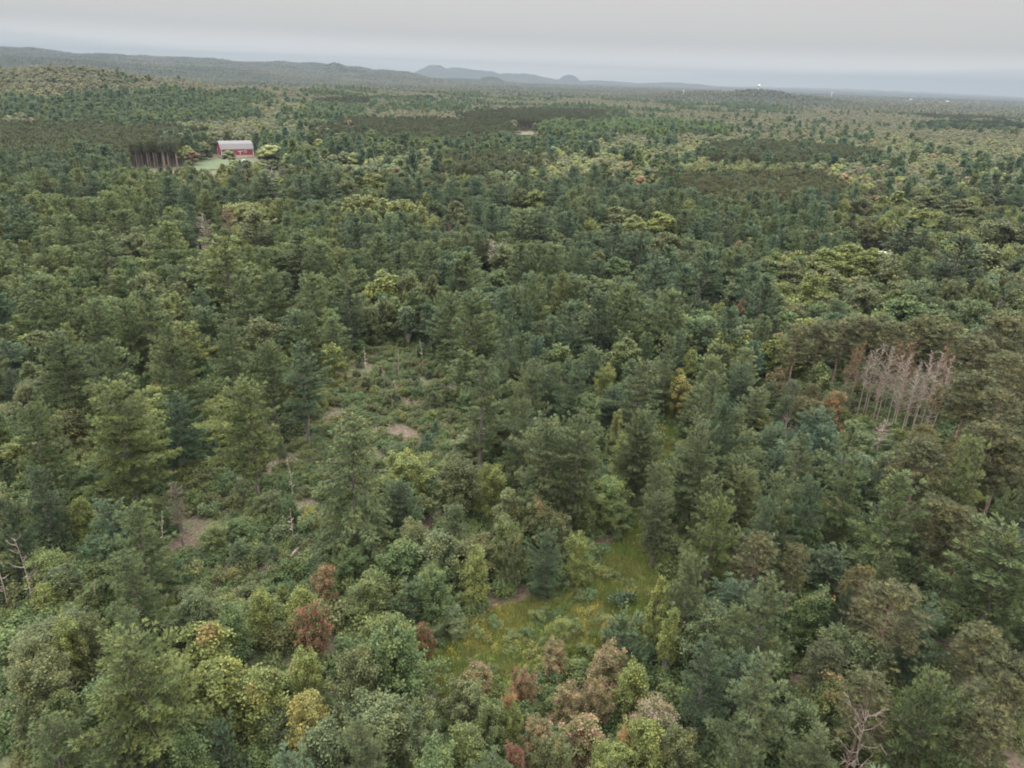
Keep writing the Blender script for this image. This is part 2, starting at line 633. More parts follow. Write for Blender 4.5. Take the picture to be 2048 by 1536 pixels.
def white_pine(H=20, R=4.6, base=.22, lod=0, droop=0.0, open_=0.0, dead_low=True, narrow=.0):
    """whorled, near level limbs carrying flat plumes of needles; ragged, gappy outline"""
    cr, hh, tk = Acc(), [], Acc()
    line = trunk_line(H)
    r0 = .017 * H
    tk.add(*tube(line, np.linspace(r0, .02, len(line)), 6))
    z0 = base * H
    step = (1.3, 1.35, 1.55)[lod]
    z = z0
    side_bias = rng.random() * 6.28
    pos, dire, siz, vv = [], [], [], []
    ex = rng.uniform(.42, .72)
    while z < H - .25:
        t = (z - z0) / (H - z0)
        prof = min(1, (.55 + 1.7 * t)) * (1 - t) ** ex
        whorl = rng.uniform(.66, 1.12)
        nb = int(round((6 if t < .8 else 5) + rng.integers(-1, 2)))
        a0 = rng.random() * 6.28
        for b in range(nb):
            a = a0 + b * 2 * pi / nb + rng.normal() * .25
            bv = rng.random()
            L = 1.2 * R * prof * whorl * rng.uniform(.55, 1.15) * (1 + .18 * cos(a - side_bias)) + .35
            if open_ and rng.random() < open_:
                continue
            el = radians(-4 + 44 * t ** 1.5 + rng.normal() * 5) - droop * (1 - t) * .9
            c = np.array([cos(a), sin(a), 0])
            n = 5
            s = np.linspace(0, 1, n)
            up = np.tan(el) * s * L + (.16 * L * s ** 2.2) * (1 - droop * 1.5)
            bz = z + rng.normal() * .12
            o = np.array([np.interp(bz, line[:, 2], line[:, 0]), np.interp(bz, line[:, 2], line[:, 1]), bz])
            P = o + c * (s * L)[:, None] + np.array([0, 0, 1]) * up[:, None]
            if lod < 2:
                tk.add(*tube(P, np.linspace(.03 + .008 * L, .010, n), 3))
            # branchlets on both sides: a flat plume
            spc = (.40, .58, 1.0)[lod]
            m = max(2, int(L * .85 / spc))
            perp = np.array([-sin(a), cos(a), 0])
            start = (.10 + .12 * rng.random()) * (1 - t)
            for k in range(m):
                f = start + (1 - start) * (k + .5 + rng.normal() * .2) / m
                f = min(f, 1)
                q = np.array([np.interp(f, s, P[:, j]) for j in range(3)])
                w = L * .27 * (1 - .62 * f) * rng.uniform(.7, 1.2) + .18
                for sg in (-1, 1):
                    dl = perp * sg + c * .95 + np.array([0, 0, .14 - droop * .7 + rng.normal() * .12])
                    dl /= np.linalg.norm(dl)
                    nt = max(1, int(w / ((.30, .45, .8)[lod])))
                    for g in range(nt):
                        u = (g + .6) / nt
                        pos.append(q + dl * w * u + rng.normal(size=3) * (.09, .09, .04))
                        dire.append(dl * 1.0 + np.array([0, 0, .42 - droop * 1.4]) + rng.normal(size=3) * .22)
                        siz.append(rng.uniform(.8, 1.15))
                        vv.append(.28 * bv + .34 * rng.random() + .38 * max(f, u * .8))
            pos.append(P[-1])
            dire.append(c + np.array([0, 0, .8 - droop * 1.6]))
            siz.append(1.1)
            vv.append(.8)
        z += step * rng.uniform(.7, 1.25)
    # leader
    for k in range((46, 30, 12)[lod]):
        zz = H - (H - z0) * .42 * (k / (46, 30, 12)[lod])
        pos.append(np.array([np.interp(zz, line[:, 2], line[:, 0]) + rng.normal() * .16, np.interp(zz, line[:, 2], line[:, 1]) + rng.normal() * .16, zz]))
        dire.append(np.array([rng.normal() * .5, rng.normal() * .5, 1]))
        siz.append(.9)
        vv.append(.6)
    pos, dire, siz = np.array(pos), np.array(dire), np.array(siz)
    sz = siz * (.58, .85, 1.45)[lod]
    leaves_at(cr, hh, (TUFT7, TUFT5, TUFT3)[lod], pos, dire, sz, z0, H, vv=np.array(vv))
    if lod < 2 and dead_low:
        for k in range(16 if lod == 0 else 7):
            z = rng.uniform(.10 * H, z0 + .25 * (H - z0))
            a = rng.random() * 6.28
            L = R * rng.uniform(.3, .8)
            s = np.linspace(0, 1, 4)
            P = np.array([0, 0, z]) + np.array([cos(a), sin(a), 0]) * (s * L)[:, None] + np.array([0, 0, 1]) * (rng.uniform(-.25, .15) * L * s + .1 * L * s * s)[:, None]
            tk.add(*tube(P, np.linspace(.045, .010, 4), 3))
    return cr, hh, tk


def lobes_crown(H, R, base, nl, rl, flat=.8, top_round=1.0):
    """centres of leafy clumps spread through an uneven crown"""
    C = []
    cz, rzz = H * (1 + base) / 2, H * (1 - base) / 2
    tries = 0
    while len(C) < nl and tries < nl * 60:
        tries += 1
        d = rng.normal(size=3)
        d /= np.linalg.norm(d)
        if d[2] < -.75:
            continue
        q = rng.uniform(.45, 1.0) ** .6
        w = (1 + .25 * sin(3 * atan2(d[1], d[0]) + H) * (1 - abs(d[2]))) * (1 - .35 * max(0, d[2])) * rng.uniform(.8, 1.15)
        p = np.array([d[0] * (R - rl * .7) * q * w, d[1] * (R - rl * .7) * q * w, cz + d[2] * (rzz - rl * .7) * q])
        if all(np.linalg.norm((p - c) * (1, 1, 1.1)) > rl * .72 for c in C):
            C.append(p)
    return np.array(C)


def broadleaf(H=14, R=3.4, base=.18, lod=0, clumps=38, rl=1.05, leaf=.27, upright=0.0, sparse=0.0, twiggy=True):
    cr, hh, tk = Acc(), [], Acc()
    line = trunk_line(H, .45, 8, .85)
    tk.add(*tube(line, np.linspace(.013 * H + .03, .02, len(line)), 5))
    C = lobes_crown(H, R, base, clumps, rl)
    per = (150, 50, 12)[lod]
    tm = (SPRAY4, SPRAY4, SPRAY2)[lod]
    ls = (leaf, leaf * 1.65, leaf * 2.7)[lod]
    P, D = [], []
    for c in C:
        if lod < 2:
            zb = max(base * H * .6, c[2] - rng.uniform(.25, .5) * H * (.5 + upright))
            zb = min(zb, H * .8)
            o = np.array([np.interp(zb, line[:, 2], line[:, 0]), np.interp(zb, line[:, 2], line[:, 1]), zb])
            mid = o * .5 + c * .5 + np.array([0, 0, -.35 * (1 - upright)]) + rng.normal(size=3) * .2
            tk.add(*tube([o, mid, c], [.03 + .003 * H, .035, .015], 3))
        n = int(per * rng.uniform(.7, 1.3) * (1 - sparse))
        r = rl * rng.uniform(.75, 1.25)
        d = rng.normal(size=(n, 3))
        d /= np.linalg.norm(d, axis=1, keepdims=True)
        d[:, 2] = np.where(d[:, 2] < -.3, -d[:, 2] * .6, d[:, 2])
        rad = r * rng.uniform(.45, 1.08, size=(n, 1))
        asp = np.array([1, 1, .78 + upright * .9])
        # twig fingers: leaves gather along a few spokes
        sp = rng.normal(size=(9, 3)) + (0, 0, .6)
        sp /= np.linalg.norm(sp, axis=1, keepdims=True)
        k = rng.integers(0, 9, n)
        mixf = rng.uniform(.25, .8, size=(n, 1))
        dd = d * (1 - mixf) + sp[k] * mixf
        dd /= np.linalg.norm(dd, axis=1, keepdims=True)
        P.append(c + dd * rad * asp)
        D.append(dd * .55 + np.array([0, 0, .7]) + rng.normal(size=(n, 3)) * .38)
    P, D = np.concatenate(P), np.concatenate(D)
    leaves_at(cr, hh, tm, P, D, rng.uniform(.75, 1.25, len(P)) * ls, base * H, H)
    return cr, hh, tk


def _ico():
    ph = (1 + 5 ** .5) / 2
    b = np.array([[-1, ph, 0], [1, ph, 0], [-1, -ph, 0], [1, -ph, 0], [0, -1, ph], [0, 1, ph], [0, -1, -ph], [0, 1, -ph], [ph, 0, -1], [ph, 0, 1], [-ph, 0, -1], [-ph, 0, 1]], float)
    b /= np.linalg.norm(b[0])
    f = [(0, 11, 5), (0, 5, 1), (0, 1, 7), (0, 7, 10), (0, 10, 11), (1, 5, 9), (5, 11, 4), (11, 10, 2), (10, 7, 6), (7, 1, 8),
         (3, 9, 4), (3, 4, 2), (3, 2, 6), (3, 6, 8), (3, 8, 9), (4, 9, 5), (2, 4, 11), (6, 2, 10), (8, 6, 7), (9, 8, 1)]
    V = [tuple(v) for v in b]
    c = {}
    F = []

    def mid(i, j):
        k = (min(i, j), max(i, j))
        if k not in c:
            m = (np.array(V[i]) + np.array(V[j])) / 2
            V.append(tuple(m / np.linalg.norm(m)))
            c[k] = len(V) - 1
        return c[k]
    for a, b_, d in f:
        x, y, z = mid(a, b_), mid(b_, d), mid(d, a)
        F += [(a, x, z), (b_, y, x), (d, z, y), (x, y, z)]
    return np.array(V), np.array(F)


ICO = _ico()


def dome_crown(H=14, R=4.6, base=.2, n=16):
    """a far broadleaf tree: billowing crown of many rough lobes with leaf sprays standing off them"""
    cr, hh, tk = Acc(), [], Acc()
    tk.add(*tube([(0, 0, 0), (0, 0, H * .5)], [.22, .15], 4))
    cz, hz_ = H * (1 + base) / 2, H * (1 - base) / 2
    P, D = [], []
    for i in range(n):
        a = i * 2.4
        t = (i + .5) / n
        ez = 1 - 1.35 * t
        rr = sqrt(max(0, 1 - ez * ez))
        rl = R * rng.uniform(.26, .42)
        c = np.array([cos(a) * rr * (R - rl), sin(a) * rr * (R - rl), cz + ez * (hz_ - rl * .8)]) + rng.normal(size=3) * R * .07
        v = ICO[0] * (1 + rng.normal(size=(len(ICO[0]), 1)) * .13) * (rl, rl, rl * .85) + c
        cr.add(v, ICO[1], np.clip(rng.normal() * .09 + .48 + rng.normal(size=len(v)) * .10, 0, 1))
        hh.append(np.clip((v[:, 2] - base * H) / (H - base * H), 0, 1))
        d = rng.normal(size=(16, 3))
        d[:, 2] = np.abs(d[:, 2])
        d /= np.linalg.norm(d, axis=1, keepdims=True)
        P.append(c + d * rl * 1.06)
        D.append(d + (0, 0, .3))
    P, D = np.concatenate(P), np.concatenate(D)
    leaves_at(cr, hh, SPRAY2, P, D, rng.uniform(.5, .9, len(P)), base * H, H)
    return cr, hh, tk


def shoots(H=9, R=2.6, base=.08, lod=0, nb=34, leaf=.30, spread=1.0):
    """young broadleaf: arching boughs that carry leafy shoots, ragged and pointed at the top"""
    cr, hh, tk = Acc(), [], Acc()
    line = trunk_line(H, .4, 8, .92)
    tk.add(*tube(line, np.linspace(.012 * H + .02, .015, len(line)), 5))
    nb = (nb, int(nb * .8), 16)[lod]
    ns, nl = ((9, 12), (7, 7), (3, 3))[lod]
    P, D = [], []
    lob = rng.random() * 6.28
    for i in range(nb):
        t = (i + rng.random()) / nb
        z = H * (base + (.84 - base) * t)
        a = i * 2.4 + rng.normal() * .35
        L = R * min(1, .62 + 1.4 * t) * (1 - t) ** .55 * rng.uniform(.6, 1.25) * (1 + .25 * cos(2 * a + lob)) + .3
        c = np.array([cos(a), sin(a), 0])
        el = tan(radians(22 + 38 * t + rng.normal() * 8))
        s = np.linspace(0, 1, 5)
        o = np.array([np.interp(z, line[:, 2], line[:, 0]), np.interp(z, line[:, 2], line[:, 1]), z])
        B = o + c * (s * L)[:, None] + np.array([0, 0, 1]) * (el * s * L * .7 + .15 * L * s * s)[:, None]
        if lod < 2:
            tk.add(*tube(B, np.linspace(.035, .012, 5), 3))
        for k in range(ns):
            f = rng.uniform(.25, 1)
            q = np.array([np.interp(f, s, B[:, j]) for j in range(3)])
            d = c * .6 * spread + rng.normal(size=3) * .65 + (0, 0, .65)
            d /= np.linalg.norm(d)
            l2 = (.22 * R + .25) * rng.uniform(.5, 1.3)
            for g in range(nl):
                u = (g + rng.random()) / nl
                P.append(q + d * l2 * u + rng.normal(size=3) * (.13 + .02 * R))
                D.append(d * .3 + np.array([0, 0, .75]) + rng.normal(size=3) * .4)
    for k in range((40, 26, 6)[lod]):
        z = H * rng.uniform(.8, 1.0)
        P.append(np.array([line[-1, 0], line[-1, 1], z]) + rng.normal(size=3) * (.3 * (1.15 - z / H) * 3, .3 * (1.15 - z / H) * 3, .1))
        D.append(np.array([0, 0, 1]) + rng.normal(size=3) * .5)
    P, D = np.array(P), np.array(D)
    leaves_at(cr, hh, (SPRAY4, SPRAY4, SPRAY2)[lod], P, D, rng.uniform(.7, 1.25, len(P)) * (leaf, leaf * 1.6, leaf * 3.6)[lod], base * H, H)
    return cr, hh, tk


def red_pine(H=19, R=2.9, base=.52, lod=0):
    """bare reddish pole, rounded crown of round needle bursts on the branch ends"""
    cr, hh, tk = Acc(), [], Acc()
    line = trunk_line(H, .2)
    tk.add(*tube(line, np.linspace(.0115 * H, .03, len(line)), 6))
    z0 = base * H
    pos, dire = [], []
    nb = (60, 44, 26)[lod]
    for i in range(nb):
        t = (i + rng.random()) / nb
        z = z0 + (H - z0) * t * .97
        L = R * sqrt(max(.06, 1 - abs(t - .35) ** 1.8 * 2.1)) * rng.uniform(.6, 1.1)
        a = i * 2.4 + rng.normal() * .3
        c = np.array([cos(a), sin(a), 0])
        s = np.linspace(0, 1, 5)
        el = tan(radians(5 + 40 * t))
        P = np.array([0, 0, z]) + c * (s * L)[:, None] + np.array([0, 0, 1]) * (el * s * L * .6 + .22 * L * s ** 2)[:, None]
        P[:, 0] += np.interp(z, line[:, 2], line[:, 0])
        if lod < 2:
            tk.add(*tube(P, np.linspace(.05, .014, 5), 3))
        n = (16, 11, 8)[lod]
        for k in range(n):
            f = rng.uniform(.45, 1)
            q = np.array([np.interp(f, s, P[:, j]) for j in range(3)])
            q = q + rng.normal(size=3) * (.34, .34, .26) * (1.2 - .4 * f)
            pos.append(q)
            dire.append(np.array([rng.normal(), rng.normal(), abs(rng.normal()) + .6]) + c)
    pos, dire = np.array(pos), np.array(dire)
    leaves_at(cr, hh, (BURST, BURST, TUFT5)[lod], pos, dire, rng.uniform(.8, 1.2, len(pos)) * (.42, .56, 1.0)[lod], z0, H)
    if lod < 2:
        for k in range(16):
            z = rng.uniform(.25 * H, z0)
            a = rng.random() * 6.28
            L = rng.uniform(.4, 1.7)
            P = np.array([[0, 0, z], [cos(a) * L, sin(a) * L, z + .1 * L]])
            tk.add(*tube(P, [.03, .01], 3))
    return cr, hh, tk


def dead_tree(H=15, R=2.2, base=.3, nb=70, rust=0.0, curl=.5, twig=3, kind='pine'):
    cr, hh, tk = Acc(), [], Acc()
    line = trunk_line(H, .35)
    tk.add(*tube(line, np.linspace(.0095 * H, .03, len(line)), 6))
    z0 = base * H
    pos, dire = [], []
    for i in range(nb):
        t = (i + rng.random()) / nb
        z = z0 + (H - z0) * t
        L = R * (1 - t ** 2 * .7) * rng.uniform(.35, 1.15)
        a = rng.random() * 6.28
        c = np.array([cos(a), sin(a), 0])
        s = np.linspace(0, 1, 5)
        el = rng.uniform(-.25, .2) + .35 * t
        o = np.array([np.interp(z, line[:, 2], line[:, 0]), np.interp(z, line[:, 2], line[:, 1]), z])
        P = o + c * (s * L)[:, None] + np.array([0, 0, 1]) * (el * s * L + curl * L * s ** 2.2)[:, None] + rng.normal(size=(5, 3)) * (.05 * L) * s[:, None]
        tk.add(*tube(P, np.linspace(.065, .025, 5), 3))
        for k in range(twig):
            f = rng.uniform(.4, .95)
            q = np.array([np.interp(f, s, P[:, j]) for j in range(3)])
            dl = c + rng.normal(size=3) * .7 + (0, 0, .5)
            dl /= np.linalg.norm(dl)
            l2 = L * rng.uniform(.2, .45)
            tk.add(*tube([q, q + dl * l2 * .5, q + dl * l2 + (0, 0, .15 * l2)], [.035, .025, .015], 3))
        if rust and rng.random() < rust and t > .3:
            for k in range(10):
                f = rng.uniform(.3, 1)
                q = np.array([np.interp(f, s, P[:, j]) for j in range(3)])
                pos.append(q + rng.normal(size=3) * .22)
                dire.append(rng.normal(size=3) + (0, 0, .3))
    if pos:
        leaves_at(cr, hh, TUFT5, np.array(pos), np.array(dire), rng.uniform(.25, .42, len(pos)), z0, H)
    return cr, hh, tk


def bare_crown(H=9, R=3.4, nb=9, gen=4):
    """leafless spreading deciduous crown"""
    tk = Acc()

    def grow(p, d, L, r, g):
        n = 4
        P = [p]
        q, e = p.copy(), d.copy()
        for i in range(n):
            e = e + rng.normal(size=3) * .13 + (0, 0, .05)
            e /= np.linalg.norm(e)
            q = q + e * L / n
            P.append(q.copy())
        tk.add(*tube(P, np.linspace(r, r * .55, n + 1), 3 if g < gen else 5))
        if g == 0:
            return
        k = rng.integers(3, 5)
        for j in range(k):
            f = rng.integers(2, n + 1)
            nd_ = e + rng.normal(size=3) * .5 + (0, 0, .12)
            nd_ /= np.linalg.norm(nd_)
            grow(P[f], nd_, L * rng.uniform(.55, .8), max(r * .5, .009), g - 1)
    grow(np.zeros(3), np.array([0, 0, 1.0]), H * .34, .012 * H + .03, gen)
    V, T, A = tk.out()
    mx = V[:, 2].max()
    V = V * np.array([R / max(1e-3, np.percentile(np.hypot(V[:, 0], V[:, 1]), 97)), R / max(1e-3, np.percentile(np.hypot(V[:, 0], V[:, 1]), 97)), H / mx])
    a = Acc()
    a.add(V, T, A)
    return None, None, a


def bush(H=1.3, R=1.0, n=170, leaf=.17, fern=False):
    cr, hh = Acc(), []
    k = 7
    C = np.stack([rng.normal(size=k) * R * .45, rng.normal(size=k) * R * .45, rng.uniform(.35, .85, k) * H], 1)
    i = rng.integers(0, k, n)
    d = rng.normal(size=(n, 3))
    d /= np.linalg.norm(d, axis=1, keepdims=True)
    P = C[i] + d * np.array([R * .42, R * .42, H * .3]) * rng.uniform(.4, 1.05, (n, 1))
    P[:, 2] = np.maximum(P[:, 2], .05)
    leaves_at(cr, hh, SPRAY4, P, d * .4 + (0, 0, .9) + rng.normal(size=(n, 3)) * .35, rng.uniform(.7, 1.3, n) * leaf, 0, H)
    return cr, hh, None


# prototype store: key -> list of (crown_mesh, trunk_mesh, H, R)
PROTO = {}


def bake(key, res, H, R, bark, leafmats=(None,)):
    cr, hh, tk = res
    cm = None
    if cr is not None and cr.n:
        V, T, A = cr.out()
        cm = mesh_np(key + '_crown', V, T, [M_leaf], {'var': A, 'hgt': np.concatenate(hh)})
    tm = None
    if tk is not None and tk.n:
        V, T, A = tk.out()
        tm = mesh_np(key + '_trunk', V, T, [bark], smooth=True)
    PROTO.setdefault(key, []).append((cm, tm, H, R))


def build_protos():
    for lod in (0, 1, 2):
        for i in range((6, 6, 5)[lod]):
            H, R, b = [(21, 5.0, .20), (20, 4.3, .26), (18, 4.6, .14), (22, 4.2, .30), (16, 4.4, .10), (19, 5.0, .22)][i]
            bake(f'white_pine{lod}', white_pine(H, R, b, lod, open_=(.0, .08, 0, .15, 0, .1)[i]), H, R, M_bark)
        if lod == 2:
            for i in range(7):
                H, R = [(14, 4.6), (13, 3.9), (15, 5.2), (12, 4.2), (14, 3.6), (13, 4.8), (16, 4.6)][i]
                bake('broadleaf2', dome_crown(H, R, (.15, .2, .25)[i % 3], (16, 13, 22)[i % 3]), H, R, M_bark)
                bake('young_broadleaf2', dome_crown(8, 2.5, .1, 9), 8, 2.5, M_bark)
        for i in range((6, 6, 0)[lod]):
            H, R, b, c, rl = [(14, 3.6, .15, 44, 1.05), (12, 3.3, .12, 38, 1.0), (15, 4.3, .22, 56, 1.15), (11, 2.7, .10, 30, .85), (13, 4.0, .18, 46, 1.1), (9, 2.4, .08, 24, .8)][i]
            bake(f'broadleaf{lod}', broadleaf(H, R, b, lod, int(c * 1.9), rl * .70), H, R, M_bark)
        for i in range((7, 5, 0)[lod]):
            H, R = [(9, 2.6), (8, 2.0), (10, 3.2), (7, 2.4), (9, 2.1), (10, 2.5), (8, 2.9)][i]
            bake(f'young_broadleaf{lod}', shoots(H, R, .06 + .03 * (i % 3), lod, 34 + 3 * i, .215 + .02 * (i % 3), 1.0 + .15 * (i % 2)), H, R, M_bark)
        for i in range((3, 3, 0)[lod]):
            H, R = [(14, 4.0), (15, 3.5), (13, 4.3)][i]
            bake(f'broadleaf{lod}', shoots(H, R, .16, lod, 56, .27, 1.2), H, R, M_bark)
        for i in range((4, 3, 3)[lod]):
            H, R = [(13, 1.7), (15, 2.0), (11, 1.5), (14, 1.8)][i]
            bake(f'aspen{lod}', broadleaf(H, R, .2, lod, 26, .75, .26, upright=.8, sparse=.25), H, R, M_bark_pale)
        for i in range((4, 4, 4)[lod]):
            H, R = [(19, 2.9), (18, 2.6), (20, 3.1), (17, 2.5)][i]
            bake(f'red_pine{lod}', red_pine(H, R, (.52, .55, .5, .58)[i], lod), H, R, M_bark_red if lod < 2 else M_bark)
    for i in range(3):
        H, R = [(5.5, 1.7), (7, 2.0), (4.5, 1.6)][i]
        bake('young_pine', white_pine(H, R, .04, 0, dead_low=False), H, R, M_bark)
    bake('droopy_pine', white_pine(23, 5.8, .10, 0, droop=.62), 23, 5.8, M_bark)
    bake('thin_pine', white_pine(21, 3.3, .30, 0, open_=.38), 21, 3.3, M_bark)
    bake('thin_pine', white_pine(19, 3.0, .38, 0, open_=.45), 19, 3.0, M_bark)
    for i in range(5):
        H, R = [(16, 2.1), (17, 2.4), (15, 1.9), (16, 2.2), (14, 2.0)][i]
        bake('dead_pine', dead_tree(H, R, .30 + .05 * i, 64, 0, .30, 4), H, R, M_dead)
    for i in range(3):
        H, R = [(16, 2.1), (17, 2.2), (15, 2.0)][i]
        bake('rusty_pine', dead_tree(H, R, .46, 62, .75, .32, 2), H, R, M_dead_brown)
    for i in range(2):
        c_, h_, k_ = red_pine(17, 1.9, .62, 1)
        k_.add(*tube([(0, 0, 0), (.1, 0, 9), (0, .1, 15)], [.30, .26, .12], 6))
        bake('pole_pine', (c_, h_, k_), 17, 1.9, M_dead_brown)
    bake('snag', dead_tree(8, .7, .25, 14, 0, .2, 0), 8, .7, M_dead)
    bake('snag', dead_tree(6, .5, .4, 9, 0, .2, 0), 6, .5, M_dead)
    bake('big_snag', dead_tree(13, 3.8, .35, 26, 0, .75, 4), 13, 3.8, M_dead)
    bake('big_snag', dead_tree(12, 2.6, .25, 20, 0, .6, 3), 12, 2.6, M_dead)
    bake('bare_tree', bare_crown(9, 3.4), 9, 3.4, M_dead)
    bake('bare_tree', bare_crown(8, 2.6), 8, 2.6, M_dead_brown)
    for i in range(5):
        H, R = [(1.3, 1.1), (.9, .8), (1.8, 1.3), (1.1, 1.3), (2.4, 1.4)][i]
        bake('bush', bush(H, R, int(120 + 60 * i), .17 + .02 * i), H, R, M_bark)


build_protos()

# ------------------------------------------------------------------ tints (base colours of the leaves)
TINT = {
    'blue': (.066, .102, .058), 'dark': (.054, .082, .046), 'green': (.080, .112, .050), 'lime': (.100, .132, .052),
    'olive': (.095, .115, .052), 'yg': (.134, .166, .055), 'bright': (.165, .195, .075), 'sage': (.090, .120, .060),
    'brown': (.090, .100, .050), 'darkred': (.092, .114, .060), 'rust': (.25, .14, .095), 'pink': (.21, .15, .10),
    'red': (.19, .085, .065), 'magenta': (.20, .065, .075), 'yellow': (.21, .20, .07), 'grey': (.16, .15, .12), 'leaf': (.078, .118, .048), 'tan': (.128, .125, .072), 'umber': (.108, .108, .062), 'mid': (.094, .108, .056),
}

TINT = {k: ((v[0] * 1.03, v[1] * 1.01, v[2] * 1.03) if v[1] >= v[0] else v) for k, v in TINT.items()}

